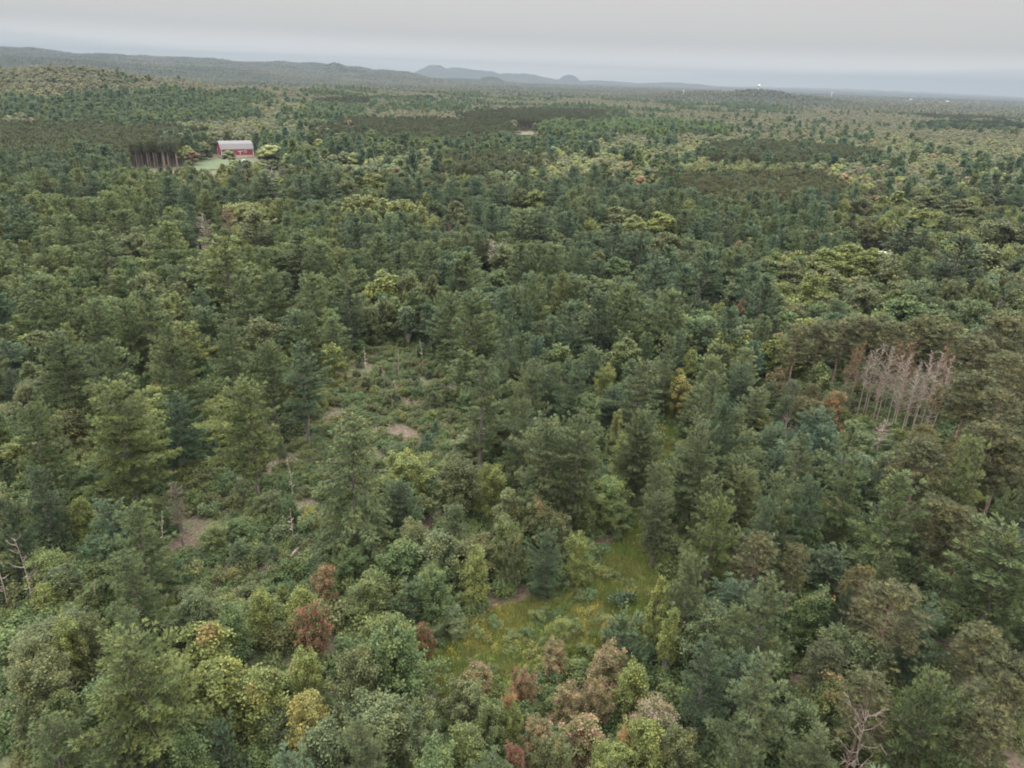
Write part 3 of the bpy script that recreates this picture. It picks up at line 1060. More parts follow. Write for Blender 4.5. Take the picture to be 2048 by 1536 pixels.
# ------------------------------------------------------------------ the trees one can point at in the photograph
# kind code, picture column and row of the tip, crown width in picture pixels, height in metres, tint, autumn share
TREES = """
P 125 350 50 19 blue|P 185 352 55 19 blue|P 335 357 60 20 blue|P 368 372 55 19 blue|P 528 345 72 21 blue|P 600 352 60 20 blue|P 650 350 60 19 blue
P 35 412 90 20 blue|P 137 400 70 20 green|P 185 408 55 19 green|P 297 406 60 21 green|P 245 425 80 19 green|P 380 416 42 18 blue
X 402 426 38 17 grey|Y 455 422 40 17 rust|B 480 406 85 15 bright|B 533 415 62 15 yg|P 512 430 90 19 olive|P 335 446 92 21 lime|P 205 470 84 19 green
B 268 466 80 15 olive|P 72 476 45 15 sage|P 135 433 75 21 green|P 450 478 125 24 lime|P 485 555 88 20 green|P 543 550 72 19 green|P 625 552 90 20 green
P 617 632 80 19 green|P 600 473 90 20 green|P 640 490 80 19 green|T 690 508 62 22 green|P 85 558 112 20 green|T 207 548 36 13 green|B 287 545 92 16 olive
B 355 560 52 14 olive|P 290 590 100 19 green|P 250 610 72 18 green|T 375 608 46 14 green|P 113 668 128 20 green|P 210 685 112 20 green|P 340 655 130 22 green
P 60 810 110 20 green|P 228 770 172 22 lime|P 458 640 80 18 green|B 515 635 82 14 olive|P 535 690 100 19 green|P 600 688 108 21 blue|P 490 768 142 21 lime
B 665 690 60 9 yg|A 715 392 36 16 bright|A 736 388 36 17 bright|A 765 395 38 16 bright|A 790 400 36 16 bright|A 820 405 36 15 bright|A 842 410 32 15 bright|A 697 398 32 15 bright
B 868 428 32 13 bright|G 892 440 42 13 grey|G 935 432 34 13 grey|P 955 408 45 18 blue|P 985 415 60 19 blue|B 870 400 48 15 green|B 912 400 48 15 olive
P 957 357 46 18 blue|P 1000 370 55 18 blue|B 1073 380 62 16 yg|P 783 355 50 18 blue|P 815 358 50 18 blue|B 690 360 52 15 olive|B 745 345 56 15 yg
B 1235 412 90 16 olive|B 1325 423 80 16 yg|B 1268 430 62 15 bright|B 1183 440 42 14 yg|B 1336 463 72 15 olive|P 1046 425 92 20 green|P 1080 435 62 19 dark
X 990 483 36 13 grey|P 1042 493 62 18 green|P 1080 487 72 19 green|P 1110 495 70 19 green|P 1125 430 52 18 blue|P 1230 452 92 20 dark|P 1285 466 82 20 dark
P 1162 487 62 18 blue|P 1336 500 82 19 dark|P 711 442 72 20 dark|P 759 476 82 20 green|P 861 487 82 20 green|P 817 490 62 18 green|P 933 510 92 20 green
P 916 525 60 18 dark|B 769 541 86 16 yg|B 817 545 72 16 olive|B 865 548 46 15 olive|B 834 572 62 15 green|P 902 590 72 20 green|P 942 590 122 23 green
P 1012 590 62 18 blue|P 1066 553 52 21 green|B 995 538 62 12 leaf|B 1094 615 32 10 bright|P 1142 611 82 17 blue|P 1056 610 50 16 blue|P 1200 590 72 19 dark
P 1258 580 102 20 green|B 1237 514 72 14 leaf|P 1312 520 80 19 blue|P 1347 588 90 19 green|T 1018 622 66 22 blue|P 964 718 104 23 sage|P 1066 724 92 19 sage
B 1114 690 66 11 lime|P 1155 725 82 17 blue|B 1213 728 46 12 yg .25|P 1285 725 104 18 sage|B 1360 735 50 12 yg .2|B 1237 818 36 12 bright|P 1285 828 96 18 sage
B 1176 795 64 11 leaf|G 1125 840 30 12 rust|P 1046 803 76 18 sage|B 1251 675 80 13 lime|P 1340 676 80 18 sage|P 1095 846 132 19 sage|P 1158 838 126 20 sage
B 1720 394 60 16 olive|A 1770 390 40 17 yg|A 1800 385 40 18 yg|B 1860 386 62 16 olive|B 1854 418 110 17 yg|B 1930 398 70 16 olive|P 1997 372 62 19 dark
P 1922 377 50 19 dark|B 2018 443 118 17 olive|B 1973 490 100 17 olive|P 1820 448 84 20 dark|P 1925 478 114 22 dark|B 1660 497 90 17 yg|B 1703 487 92 18 yg
B 1748 498 92 18 yg|B 1785 515 86 17 olive|B 1655 530 84 16 olive|B 1635 547 90 16 yg|B 1540 518 82 16 green|B 1587 521 76 16 olive|P 1505 535 76 19 blue
B 1735 572 92 15 olive|B 1820 590 100 15 leaf|B 1775 625 62 14 green|G 1847 524 52 12 pink|G 1997 585 62 11 grey|G 1392 555 78 13 grey|B 1478 480 26 14 rust
B 1485 596 24 13 rust|P 1532 560 92 19 blue|P 1460 625 86 18 blue|B 1443 603 42 13 yg|P 1372 540 86 19 blue|P 1420 505 80 19 blue|B 1905 560 70 13 olive
B 1880 640 80 15 lime|B 1950 600 86 14 green|B 2020 625 80 14 olive|P 1835 500 70 18 green
R 1600 655 76 18 brown|R 1645 650 80 18 brown|R 1692 645 84 18 brown|R 1740 640 84 19 brown|R 1790 650 84 19 brown|R 1850 640 90 19 brown|R 1902 652 90 19 brown
R 1960 678 100 19 brown|R 2015 640 96 19 brown|R 1950 755 110 19 brown|R 2008 790 110 19 brown|R 1985 855 120 19 brown|R 2030 715 100 19 brown
B 1563 668 74 13 yg .3|B 1447 662 62 14 yg .2|B 1385 695 34 12 yg|B 1368 742 50 12 yellow|B 1676 784 56 10 rust|B 1560 736 44 9 pink|B 1645 730 68 11 lime .15
Y 1728 688 30 17 rust|D 1765 690 30 17 grey|D 1757 700 26 16 grey|D 1744 704 24 16 grey|D 1779 711 26 16 grey|Y 1708 700 26 16 rust|D 1790 697 36 17 grey|Y 1800 692 32 17 rust|D 1808 712 30 16 grey|Y 1830 690 34 18 rust|D 1826 706 34 18 grey
D 1845 722 30 17 grey|D 1838 735 26 16 grey|D 1867 706 34 17 grey|D 1882 708 32 18 grey|Y 1896 702 34 18 rust|D 1905 722 32 17 grey|D 1856 742 26 15 grey|Y 1878 775 50 14 pink
D 1862 728 24 17 grey|D 1819 715 24 17 grey
G 1584 812 70 10 grey|D 1770 840 40 8 grey|P 1427 750 108 19 sage|P 1405 853 112 19 sage|P 1452 800 90 18 blue|P 1320 932 82 15 sage|P 1320 990 76 13 sage
P 1607 872 94 18 sage|T 1702 852 112 18 green|P 1702 925 112 18 green|P 1554 953 94 18 sage|P 1626 963 90 17 blue|P 1440 998 122 17 lime|P 1540 1004 100 17 blue
P 1803 956 196 21 green|P 1950 880 122 20 lime|R 1850 890 112 18 brown|R 2019 880 100 18 brown|R 1880 1008 112 18 brown|R 1940 1030 112 18 brown|P 2020 992 64 18 green
P 2025 1063 225 20 green|R 1520 1078 104 14 brown|R 1597 1097 62 13 brown|B 1625 1045 62 11 leaf|P 1780 1105 74 14 sage|P 1386 1114 104 16 sage|P 1540 1158 156 18 sage
B 1330 1153 66 12 yg|R 1793 1186 146 16 brown|B 1635 1185 76 10 leaf .3|P 1700 1178 52 12 dark|B 1420 1218 112 11 sage|A 1348 1213 46 11 yg|P 1530 1315 158 18 sage
P 1420 1280 122 15 blue|B 1680 1245 82 12 sage|B 1731 1275 92 11 sage|B 1669 1368 86 10 lime .35|R 1745 1360 124 15 brown|V 1745 1425 135 13 grey|P 1875 1363 158 17 green
P 1937 1393 86 14 green|R 2019 1365 100 16 brown|R 1990 1430 120 15 brown|B 1362 1458 94 9 olive|P 1492 1495 120 13 sage|B 1600 1400 110 10 green|P 1640 1470 120 12 sage
W 700 838 192 23 green|B 813 908 112 9 yg|B 918 915 84 11 olive|B 980 930 74 10 yg|A 1016 975 60 10 olive|B 904 1010 64 10 sage|B 1072 930 52 11 green|B 1259 868 72 12 yg
P 1287 826 94 18 sage|B 1177 975 46 9 lime|B 1080 998 62 9 olive .25|B 1120 1028 52 9 olive .2|B 1014 1038 62 9 lime|B 1028 1072 56 9 olive|P 1095 1068 80 11 blue
B 1158 1066 62 9 yg|B 827 1050 80 7 olive|B 880 1066 92 9 sage|B 808 1086 92 7 leaf|B 952 1103 62 9 yg|B 700 1097 74 6 leaf|P 823 1171 72 6 blue|B 740 1153 84 7 lime
B 870 1148 86 9 leaf|B 900 1222 80 4 sage|U 1244 1186 50 2.4 dark|U 1268 1220 60 3 green|P 1325 990 60 12 sage|B 779 1243 66 11 lime .35|B 795 1266 142 11 leaf
B 847 1250 40 5 red|B 708 1303 114 11 olive|P 1250 1238 82 7 blue|B 1220 1232 34 5 yellow|B 1120 1240 54 5 yg|B 1110 1290 62 5 pink|B 1225 1297 74 7 pink|B 1268 1330 74 8 yg
B 1048 1343 66 6 red|B 957 1330 56 5 pink|B 933 1363 92 7 olive .2|B 1140 1368 82 7 pink|B 1196 1363 76 7 pink|B 1024 1393 62 8 yg .45|B 980 1401 84 8 lime
B 1172 1440 92 7 pink|B 1033 1488 50 8 magenta|B 1263 1458 76 8 yg .35|B 1297 1445 86 9 yg|B 1076 1440 66 7 pink|P 722 1445 134 12 sage|B 846 1416 94 10 sage|B 937 1464 86 8 lime
B 1110 1480 90 7 olive .2|B 1225 1500 90 7 yg|B 880 1500 110 9 leaf
P 72 942 100 14 dark|P 268 1014 152 15 green|P 254 1118 132 13 green|T 345 966 44 11 grey|V 29 1076 60 12 grey|B 158 995 44 8 yg|S 577 913 20 8 grey|S 580 1014 20 7 grey
B 115 1133 66 6 sage|B 425 1053 62 5 lime|B 479 1040 62 4 leaf|B 120 1243 74 9 yg|B 62 1283 114 10 olive|B 168 1238 70 8 olive|P 254 1273 224 18 lime|B 378 1191 84 7 sage
B 517 1186 74 8 yg|B 600 1176 64 8 yg|B 618 1205 66 9 red|B 647 1133 54 6 rust|B 402 1253 112 10 yg .3|B 460 1220 80 8 leaf|B 57 1325 134 11 olive|B 120 1383 66 9 lime
P 91 1435 134 11 green|P 441 1450 66 7 blue|B 431 1325 120 10 yg|B 522 1339 104 9 yg .35|B 604 1301 84 9 yg|B 613 1388 84 8 yellow|B 560 1416 84 5 sage|B 640 1450 100 9 sage
P 20 1010 70 14 dark|B 370 1470 100 8 leaf|P 230 1480 120 9 green
B 540 290 56 16 bright|B 456 300 32 12 olive|B 470 320 22 6 yg|B 383 302 32 10 red|B 360 300 20 11 yg|B 710 306 44 13 yg|B 664 310 28 12 olive|B 637 278 30 14 yg|B 700 240 22 14 rust
B 1282 352 30 13 rust|B 1690 348 30 14 rust
"""

KINDS = {'P': 'white_pine', 'T': 'thin_pine', 'W': 'droopy_pine', 'B': 'broadleaf', 'A': 'aspen', 'R': 'red_pine', 'Q': 'pole_pine', 'D': 'dead_pine', 'Y': 'rusty_pine',
         'X': 'dead_pine', 'G': 'bare_tree', 'V': 'big_snag', 'S': 'snag', 'U': 'bush'}

trees = []   # dicts: code, x, y, z, h, r, tint(rgb), share, hand


def add_tree(code, x, y, z, h, r, tint, share=0, hand=False, name=None):
    trees.append(dict(code=code, x=x, y=y, z=z, h=h, r=r, tint=tint, share=share, hand=hand, tn=name))


for item in TREES.replace('\n', '|').split('|'):
    f = item.split()
    if len(f) < 6:
        continue
    px, py, w, h = map(float, f[1:5])
    x, y, z = on_plane(px, py, h * .985)
    dep = project([(x, y, z + h)])[2][0]
    if f[0] in 'DYX':
        w *= 1.12
    r = w * .5 * dep / FPX
    add_tree(f[0], x, y, z, h, r, TINT[f[5]], float(f[6]) * .7 if len(f) > 6 else 0, True, f[5])
NHAND = len(trees)

# ------------------------------------------------------------------ open ground (outlines on the ground, as seen in the photograph)
MEADOW = [(840, 1345), (900, 1262), (985, 1222), (1060, 1200), (1180, 1150), (1228, 1085), (1262, 1010), (1290, 920), (1318, 860), (1345, 800), (1372, 760), (1400, 760), (1375, 840), (1340, 940),
          (1322, 1060), (1335, 1115), (1325, 1180), (1300, 1230), (1290, 1290), (1180, 1340), (1050, 1390), (960, 1420), (880, 1400)]
LOGGED = [(650, 820), (690, 720), (760, 690), (860, 700), (915, 760), (925, 930), (955, 945), (860, 990), (780, 985), (740, 1090), (690, 1130), (640, 1230), (500, 1240), (380, 1230),
          (310, 1190), (290, 1120), (330, 990), (420, 920), (560, 900)]
THIN = [(0, 1000), (100, 960), (330, 900), (430, 880), (560, 860), (640, 760), (640, 700), (600, 640), (420, 620), (380, 680), (400, 760), (340, 870), (200, 1000), (0, 960)]
LEFT = [(0, 960), (200, 960), (330, 960), (310, 1190), (240, 1240), (100, 1270), (0, 1250)]
LAWN = [(375, 345), (392, 324), (440, 319), (515, 322), (515, 332), (430, 340)]
FIELD = [(1030, 264), (1075, 264), (1080, 271), (1030, 272)]


def ground_poly(P):
    return [on_plane(a, b, 0)[:2] for a, b in P]


GAP = [(1660, 745), (1720, 735), (1940, 750), (1950, 840), (1900, 880), (1700, 860), (1640, 800)]
G_MEADOW, G_LOGGED, G_THIN, G_LEFT, G_LAWN, G_FIELD, G_GAP = [ground_poly(p) for p in (MEADOW, LOGGED, THIN, LEFT, LAWN, FIELD, GAP)]

# stands of one kind, seen from above: (col, row, half width, half height, code, tints, share)
ZONES = [
    (765, 425, 92, 26, 'A', ('bright', 'yg'), 1), (500, 420, 70, 14, 'B', ('bright', 'yg'), .8),
    (150, 292, 240, 42, 'R', ('darkred',), 1), (300, 300, 75, 24, 'R', ('darkred', 'brown'), 1), (850, 268, 215, 27, 'R', ('darkred',), 1), (1085, 236, 145, 13, 'R', ('darkred',), 1),
    (1560, 318, 165, 20, 'R', ('darkred',), .96), (1505, 388, 175, 30, 'R', ('darkred', 'brown'), .96), (1000, 338, 110, 18, 'R', ('darkred',), .9), (1950, 230, 115, 12, 'R', ('darkred',), .9),
    (1940, 255, 110, 9, 'R', ('dark',), .8), (690, 205, 60, 6, 'R', ('darkred',), .9), (830, 200, 40, 4, 'R', ('dark',), .9), (700, 430, 60, 20, 'P', ('dark',), .8),
    (1470, 350, 105, 18, 'A', ('bright', 'yg'), .95), (1350, 305, 200, 18, 'B', ('yg', 'olive'), .9), (1800, 300, 260, 30, 'B', ('olive', 'yg'), .85), (1900, 440, 200, 60, 'B', ('olive', 'yg'), .7),
    (450, 365, 130, 26, 'A', ('olive', 'yg'), .8), (560, 225, 60, 24, 'B', ('olive', 'yg'), .9), (470, 258, 90, 8, 'B', ('yg', 'olive'), .9), (70, 195, 60, 16, 'B', ('yg', 'olive'), .9),
    (200, 212, 190, 18, 'P', ('blue', 'dark'), .75), (1230, 265, 200, 16, 'P', ('blue', 'leaf'), .7), (700, 325, 180, 14, 'B', ('olive', 'yg'), .5),
    (1500, 210, 60, 12, 'P', ('dark', 'blue'), .7), (150, 150, 170, 28, 'B', ('mid', 'sage', 'umber', 'green'), .95), (420, 175, 250, 14, 'B', ('umber', 'mid', 'tan'), .9),
    (1880, 620, 170, 60, 'B', ('olive', 'lime', 'green'), .8), (1900, 760, 300, 120, 'R', ('brown', 'darkred'), .85), (1980, 930, 150, 130, 'R', ('brown',), .8),
    (1850, 1300, 260, 220, 'R', ('brown',), .4), (1700, 560, 180, 60, 'B', ('olive', 'yg'), .8), (1080, 1400, 260, 150, 'B', ('yg', 'pink', 'olive'), 1), (550, 1350, 320, 160, 'B', ('yg', 'leaf', 'olive'), .9),
    (850, 1120, 260, 120, 'B', ('leaf', 'lime', 'yg', 'olive'), .95), (1200, 940, 90, 110, 'B', ('leaf', 'lime', 'yg'), .9), (300, 560, 380, 180, 'P', ('green', 'lime'), .85),
    (1150, 620, 300, 200, 'P', ('blue', 'sage', 'green'), .75), (1480, 900, 240, 220, 'P', ('sage', 'blue'), .9), (60, 1150, 160, 200, 'B', ('olive', 'sage'), .8),
    (1600, 265, 480, 42, 'B', ('tan', 'umber', 'olive', 'mid'), .8), (1350, 330, 330, 30, 'B', ('yg', 'olive', 'mid'), .75), (1800, 360, 260, 60, 'B', ('yg', 'olive', 'mid', 'umber'), .75),
    (80, 380, 130, 24, 'B', ('olive', 'mid', 'yg'), .6), (1250, 440, 160, 26, 'B', ('yg', 'olive', 'mid'), .55),
    (1150, 500, 500, 100, 'P', ('green', 'blue', 'dark'), .5), (500, 470, 500, 100, 'P', ('green', 'blue'), .6),
]


def zone_pick(x, y):
    """stand index at ground point, from noise-warped outlines"""
    z = zg(x, y)
    px, py, dep = project(np.stack([x, y, z + 10], 1))
    wx = (fbm(x / 45 + 9, y / 45 + 2, 3) - .5)
    wy = (fbm(x / 45 + 70, y / 45 + 31, 3) - .5)
    idx = np.full(len(x), -1)
    for i in range(len(ZONES) - 1, -1, -1):
        cx, cy, ax, ay = ZONES[i][:4]
        q = ((px - cx) / ax + wx * .8) ** 2 + ((py - cy) / ay + wy * 1.3) ** 2
        idx[q < 1] = i
    return idx, px, py, dep, z


def sector(r0, r1, cell, jit=.38, half=radians(41)):
    """jittered hexagonal grid over the wedge of ground the camera looks at"""
    xm = r1 * sin(half)
    xs = np.arange(-xm, xm, cell)
    ys = np.arange(max(0, r0 * .7), r1, cell * .866)
    X, Y = np.meshgrid(xs, ys)
    X = X + (np.arange(len(ys)) % 2)[:, None] * cell * .5
    X = X + rng.uniform(-jit, jit, X.shape) * cell
    Y = Y + rng.uniform(-jit, jit, Y.shape) * cell
    X, Y = X.ravel(), Y.ravel()
    r = np.hypot(X, Y)
    a = np.abs(np.arctan2(X, Y))
    side = np.abs(X) < Y * tan(half) + 6
    k = (r >= r0) & (r < r1) & side
    return X[k], Y[k]


HX = np.array([t['x'] for t in trees])
HY = np.array([t['y'] for t in trees])
HR = np.array([min(t['r'], 5.5) for t in trees])
HC = np.array([t['code'] in 'DYXSV' for t in trees])


def clear_of_hand(x, y, r):
    ok = np.ones(len(x), bool)
    for hx, hy, hr, dd in zip(HX, HY, HR, HC):
        k = .35 if dd else .72
        ok &= (x - hx) ** 2 + (y - hy) ** 2 > ((hr + r) * k) ** 2
    return ok


def jitter_tint(c, n=None):
    s = rng.uniform(.84, 1.18)
    w = rng.normal() * .06
    return (c[0] * s * (1 + w), c[1] * s, c[2] * s * (1 - w))


def fill_ring(r0, r1, cell, only_red):
    x, y = sector(r0, r1, cell)
    idx, px, py, dep, z = zone_pick(x, y)
    zr = np.array([ZONES[i][4] == 'R' and ZONES[i][6] > .6 if i >= 0 else False for i in idx])
    keep = (zr == only_red) & (py > -200) & (py < 1900) & (px > -260) & (px < 2300)
    for G in (G_MEADOW, G_LOGGED, G_LAWN, G_FIELD, G_GAP):
        keep &= ~in_poly(x, y, G)
    thin = in_poly(x, y, G_THIN) | in_poly(x, y, G_LEFT)
    keep &= ~(thin & (rng.random(len(x)) < .86))
    keep &= clear_of_hand(x, y, np.full(len(x), 2.6))
    # the barn and its yard
    keep &= (x - BARN[0]) ** 2 + (y - BARN[1]) ** 2 > 24 ** 2
    x, y, z, idx, dep, py = x[keep], y[keep], z[keep], idx[keep], dep[keep], py[keep]
    n1 = fbm(x / 130 + 2, y / 130 + 6, 3)
    n2 = fbm(x / 260 + 31, y / 260 + 11, 3)
    rr = np.hypot(x, y)
    far = np.clip((rr - 400) / 1200, 0, 1)
    for i in range(len(x)):
        k = idx[i]
        code, tn = None, None
        if k >= 0 and rng.random() < ZONES[k][6]:
            code = ZONES[k][4]
            tn = ZONES[k][5][rng.integers(len(ZONES[k][5]))]
        if code is None:
            pp = n1[i] * 3.0 - 1.08 - far[i] * .52
            if rng.random() < pp:
                code, tn = 'P', rng.choice(['blue', 'green', 'dark', 'blue'])
            else:
                code = 'B' if rng.random() < .9 else 'A'
                tn = rng.choice(['olive', 'green', 'leaf', 'yg', 'sage', 'olive']) if n2[i] < .5 else rng.choice(['olive', 'olive', 'yg', 'sage', 'brown'])
                if rng.random() < far[i] * 1.3:
                    tn = rng.choice(['tan', 'umber', 'mid', 'sage', 'olive', 'mid'] if n2[i] > .47 else ['mid', 'sage', 'green', 'umber', 'olive'])
        u = rng.random()
        if only_red and code == 'R':
            h, r = rng.uniform(13, 18), rng.uniform(2.0, 3.0)
        elif code == 'P':
            h, r = (rng.uniform(13, 20.5) + (3 if u < .12 else 0)), rng.uniform(3.3, 5.2)
        elif code == 'A':
            h, r = rng.uniform(13, 17), rng.uniform(2.2, 3.2)
        elif code == 'R':
            h, r = rng.uniform(15, 18), rng.uniform(2.6, 3.2)
        else:
            h, r = rng.uniform(11, 16.5), rng.uniform(3.2, 4.8) * (1 + .18 * far[i])
        if rr[i] > 300 and code in 'PB':
            r *= 1.12
        if rr[i] < 170:
            h *= (.52 if code == 'B' else .72)
            r *= .85
        elif rr[i] < 300:
            h *= .84
        if rng.random() < .012 and code == 'B' and rr[i] > 330:
            tn = 'rust'
        add_tree(code, x[i], y[i], z[i], h, r, TINT[tn], 0, False, tn)


BARN = on_plane(470, 314, 0)
fill_ring(42, 300, 6.2, False)
fill_ring(300, 2300, 7.9, False)
fill_ring(42, 900, 4.3, True)
fill_ring(900, 2300, 5.6, True)
# keep what the photograph shows open to view: (x0, y0, x1, y1, row where the shown thing stands)
VIEWS = [(425, 284, 512, 320, 316), (388, 318, 436, 333, 336), (258, 300, 362, 331, 334), (1728, 488, 1776, 496, 508), (1715, 690, 1925, 850, 815), (1000, 1130, 1320, 1300, 1310), (1285, 880, 1325, 1060, 1060),
         (1028, 262, 1076, 272, 272), (535, 340, 556, 352, 352), (560, 1000, 640, 1110, 1120), (800, 870, 950, 930, 940), (610, 700, 900, 840, 860), (330, 900, 640, 1180, 1200), (470, 1050, 600, 1180, 1190),
         (660, 1090, 700, 1110, 1115), (10, 1080, 60, 1220, 1230), (1330, 800, 1352, 880, 890)]


def veils(t):
    px, py, dep = project([(t['x'], t['y'], t['z']), (t['x'], t['y'], t['z'] + t['h'])])
    w = t['r'] * FPX / dep[0] * .8
    for (x0, y0, x1, y1, yb) in VIEWS:
        if py[0] > yb and px[1] + w > x0 and px[1] - w < x1 and py[1] < y1 and py[0] > y0:
            return True
    return False


trees = [t for t in trees if t['hand'] or not veils(t)]


def make_room():
    """filler trees stay lower than the crowns of the known trees behind them"""
    H = [t for t in trees if t['hand'] and t['code'] != 'U']
    p = np.array([(t['x'], t['y'], t['z'] + t['h']) for t in H])
    hx, hy, hd = project(p)
    hw = np.array([t['r'] for t in H]) * FPX / hd
    bx, by, _ = project(p - np.array([(0, 0, t['h']) for t in H]))
    need = hy + np.minimum((by - hy) * .62, hw * np.where([t['code'] in 'PTW' for t in H], 1.7, 1.25))
    need = np.where([t['code'] in 'DYXV' for t in H], hy + (by - hy) * .8, need)
    F = [t for t in trees if not t['hand']]
    q = np.array([(t['x'], t['y'], t['z']) for t in F])
    fh = np.array([t['h'] for t in F])
    fx, fb, fd = project(q)
    _, ft, _ = project(q + np.stack([fh * 0, fh * 0, fh], 1))
    fw = np.array([t['r'] for t in F]) * FPX / fd * .75
    out = []
    for i, t in enumerate(F):
        if fd[i] > 900:
            out.append(t)
            continue
        m = (hd > fd[i] - 1) & (np.abs(hx - fx[i]) < (hw * .9 + fw[i])) & (fb[i] > hy) & (ft[i] < need)
        if m.any():
            req = need[m].max()
            k = 1 - (req - ft[i]) / (fb[i] - ft[i])
            lim = .42 if t['code'] in 'BA' else .6
            if k < lim:
                continue
            t['h'] *= k
            t['r'] *= max(.7, k)
        out.append(t)
    return [t for t in trees if t['hand']] + out


trees = make_room()

# thin broken stems left standing on the cleared ground
for G, n in ((G_LOGGED, 12), (G_THIN, 8), (G_LEFT, 7)):
    x = rng.uniform(min(p[0] for p in G), max(p[0] for p in G), n * 3)
    y = rng.uniform(min(p[1] for p in G), max(p[1] for p in G), n * 3)
    k = in_poly(x, y, G) & clear_of_hand(x, y, np.full(len(x), .2))
    for i in np.nonzero(k)[0][:n]:
        h = rng.uniform(4, 9)
        add_tree('S', x[i], y[i], float(zg(x[i], y[i])), h, h * .1, TINT['grey'], 0, False, 'grey')

# saplings and young pines dotted over the cleared ground
for G, n, lo, hi in (('G_LOGGED', 60, 2.0, 5.0), ('G_THIN', 26, 3, 7), ('G_LEFT', 26, 3, 7)):
    G = globals()[G]
    x = rng.uniform(min(p[0] for p in G), max(p[0] for p in G), n * 2)
    y = rng.uniform(min(p[1] for p in G), max(p[1] for p in G), n * 2)
    k = in_poly(x, y, G) & clear_of_hand(x, y, np.full(len(x), .5))
    for i in np.nonzero(k)[0][:n]:
        h = rng.uniform(lo, hi)
        code = 'P' if rng.random() < .35 else 'B'
        tn = rng.choice(['leaf', 'lime', 'green', 'sage', 'yg', 'olive', 'leaf']) if code == 'B' else rng.choice(['blue', 'sage'])
        add_tree(code, x[i], y[i], float(zg(x[i], y[i])), h, h * rng.uniform(.26, .4), TINT[tn], 0, False, tn)
# bare poles along the cut edge of the dark plantation beside the barn
for k in range(26):
    px = 262 + 100 * k / 26 + rng.normal() * 3
    x, y, z = on_plane(px, 335 + rng.normal() * 2, 0)
    add_tree('Q', x, y, z, 17, 1.9, TINT['darkred'], 0, False, 'darkred')

# ------------------------------------------------------------------ place: the largest 300 of each kind are single trees, the rest one stuff object per kind
col = S.collection
FAMILY = {'P': 'white_pine', 'T': 'white_pine', 'W': 'white_pine', 'B': 'broadleaf_tree', 'A': 'broadleaf_tree', 'R': 'red_pine', 'Q': 'red_pine', 'D': 'dead_tree', 'Y': 'dead_tree',
          'X': 'dead_tree', 'G': 'dead_tree', 'V': 'dead_tree', 'S': 'dead_tree', 'U': 'shrub'}
for t in trees:
    px, py, dep = project([(t['x'], t['y'], t['z'] + t['h'] * .7)])
    t['px'], t['py'], t['dep'] = float(px[0]), float(py[0]), float(dep[0])
    px, py, dep = project([(t['x'], t['y'], t['z'] + t['h'])])
    t['tx'], t['ty'] = float(px[0]), float(py[0])
    m = 30
    t['seen'] = -m < t['tx'] < 2048 + m and 60 < t['ty'] < 1536 + 10
    t['size'] = t['h'] * t['r'] / t['dep'] ** 2
    t['lod'] = 0 if t['dep'] < 150 else 1 if t['dep'] < 420 else 2
LIMIT = {'white_pine': 296, 'broadleaf_tree': 296, 'red_pine': 290, 'dead_tree': 200, 'shrub': 200}
singles = []
rest = []
for fam, lim in LIMIT.items():
    mem = [t for t in trees if FAMILY[t['code']] == fam]
    hid = [t for t in mem if not t['seen']]
    vis = sorted([t for t in mem if t['seen']], key=lambda t: (-t['hand'], -t['size']))
    singles += vis[:lim]
    rest += vis[lim:]
    rest += [t for t in hid if t['dep'] > 30]


def proto_key(t):
    k = KINDS[t['code']]
    if k == 'white_pine' and t['h'] < 9:
        return 'young_pine'
    if k == 'broadleaf' and t['h'] < 12:
        return f"young_broadleaf{t['lod']}"
    if k in ('white_pine', 'broadleaf', 'aspen', 'red_pine'):
        return f"{k}{t['lod']}"
    return k


SEQ = {}


def choose(key, t):
    lst = PROTO[key]
    if t['hand']:
        SEQ[key] = SEQ.get(key, -1) + 1
        if 'broadleaf' in key:
            # match the proportions
            a = t['r'] / t['h']
            o = sorted(range(len(lst)), key=lambda i: abs(lst[i][3] / lst[i][2] - a))
            return o[SEQ[key] % 5]
        return SEQ[key] % len(lst)
    return int(rng.integers(len(lst)))


for t in singles:
    key = proto_key(t)
    i = choose(key, t)
    cm, tm, H, R = PROTO[key][i]
    fam = FAMILY[t['code']]
    root = bpy.data.objects.new(fam, None)
    root.empty_display_size = .5
    col.objects.link(root)
    root.location = (t['x'], t['y'], t['z'] - .05)
    root.rotation_euler = (0, 0, rng.random() * 6.283)
    sx = t['r'] / R
    sz = t['h'] / H
    root.scale = (sx, sx, sz)
    t['root'] = root
    c = t['tint'] if t['hand'] and t['code'] != 'x' else jitter_tint(t['tint'])
    if t['hand']:
        s = rng.uniform(.92, 1.1)
        c = tuple(v * s for v in c)
    if tm is not None:
        o = bpy.data.objects.new('trunk', tm)
        o.parent = root
        col.objects.link(o)
    if cm is not None:
        o = bpy.data.objects.new('crown', cm)
        o.parent = root
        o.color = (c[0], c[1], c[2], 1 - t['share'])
        col.objects.link(o)


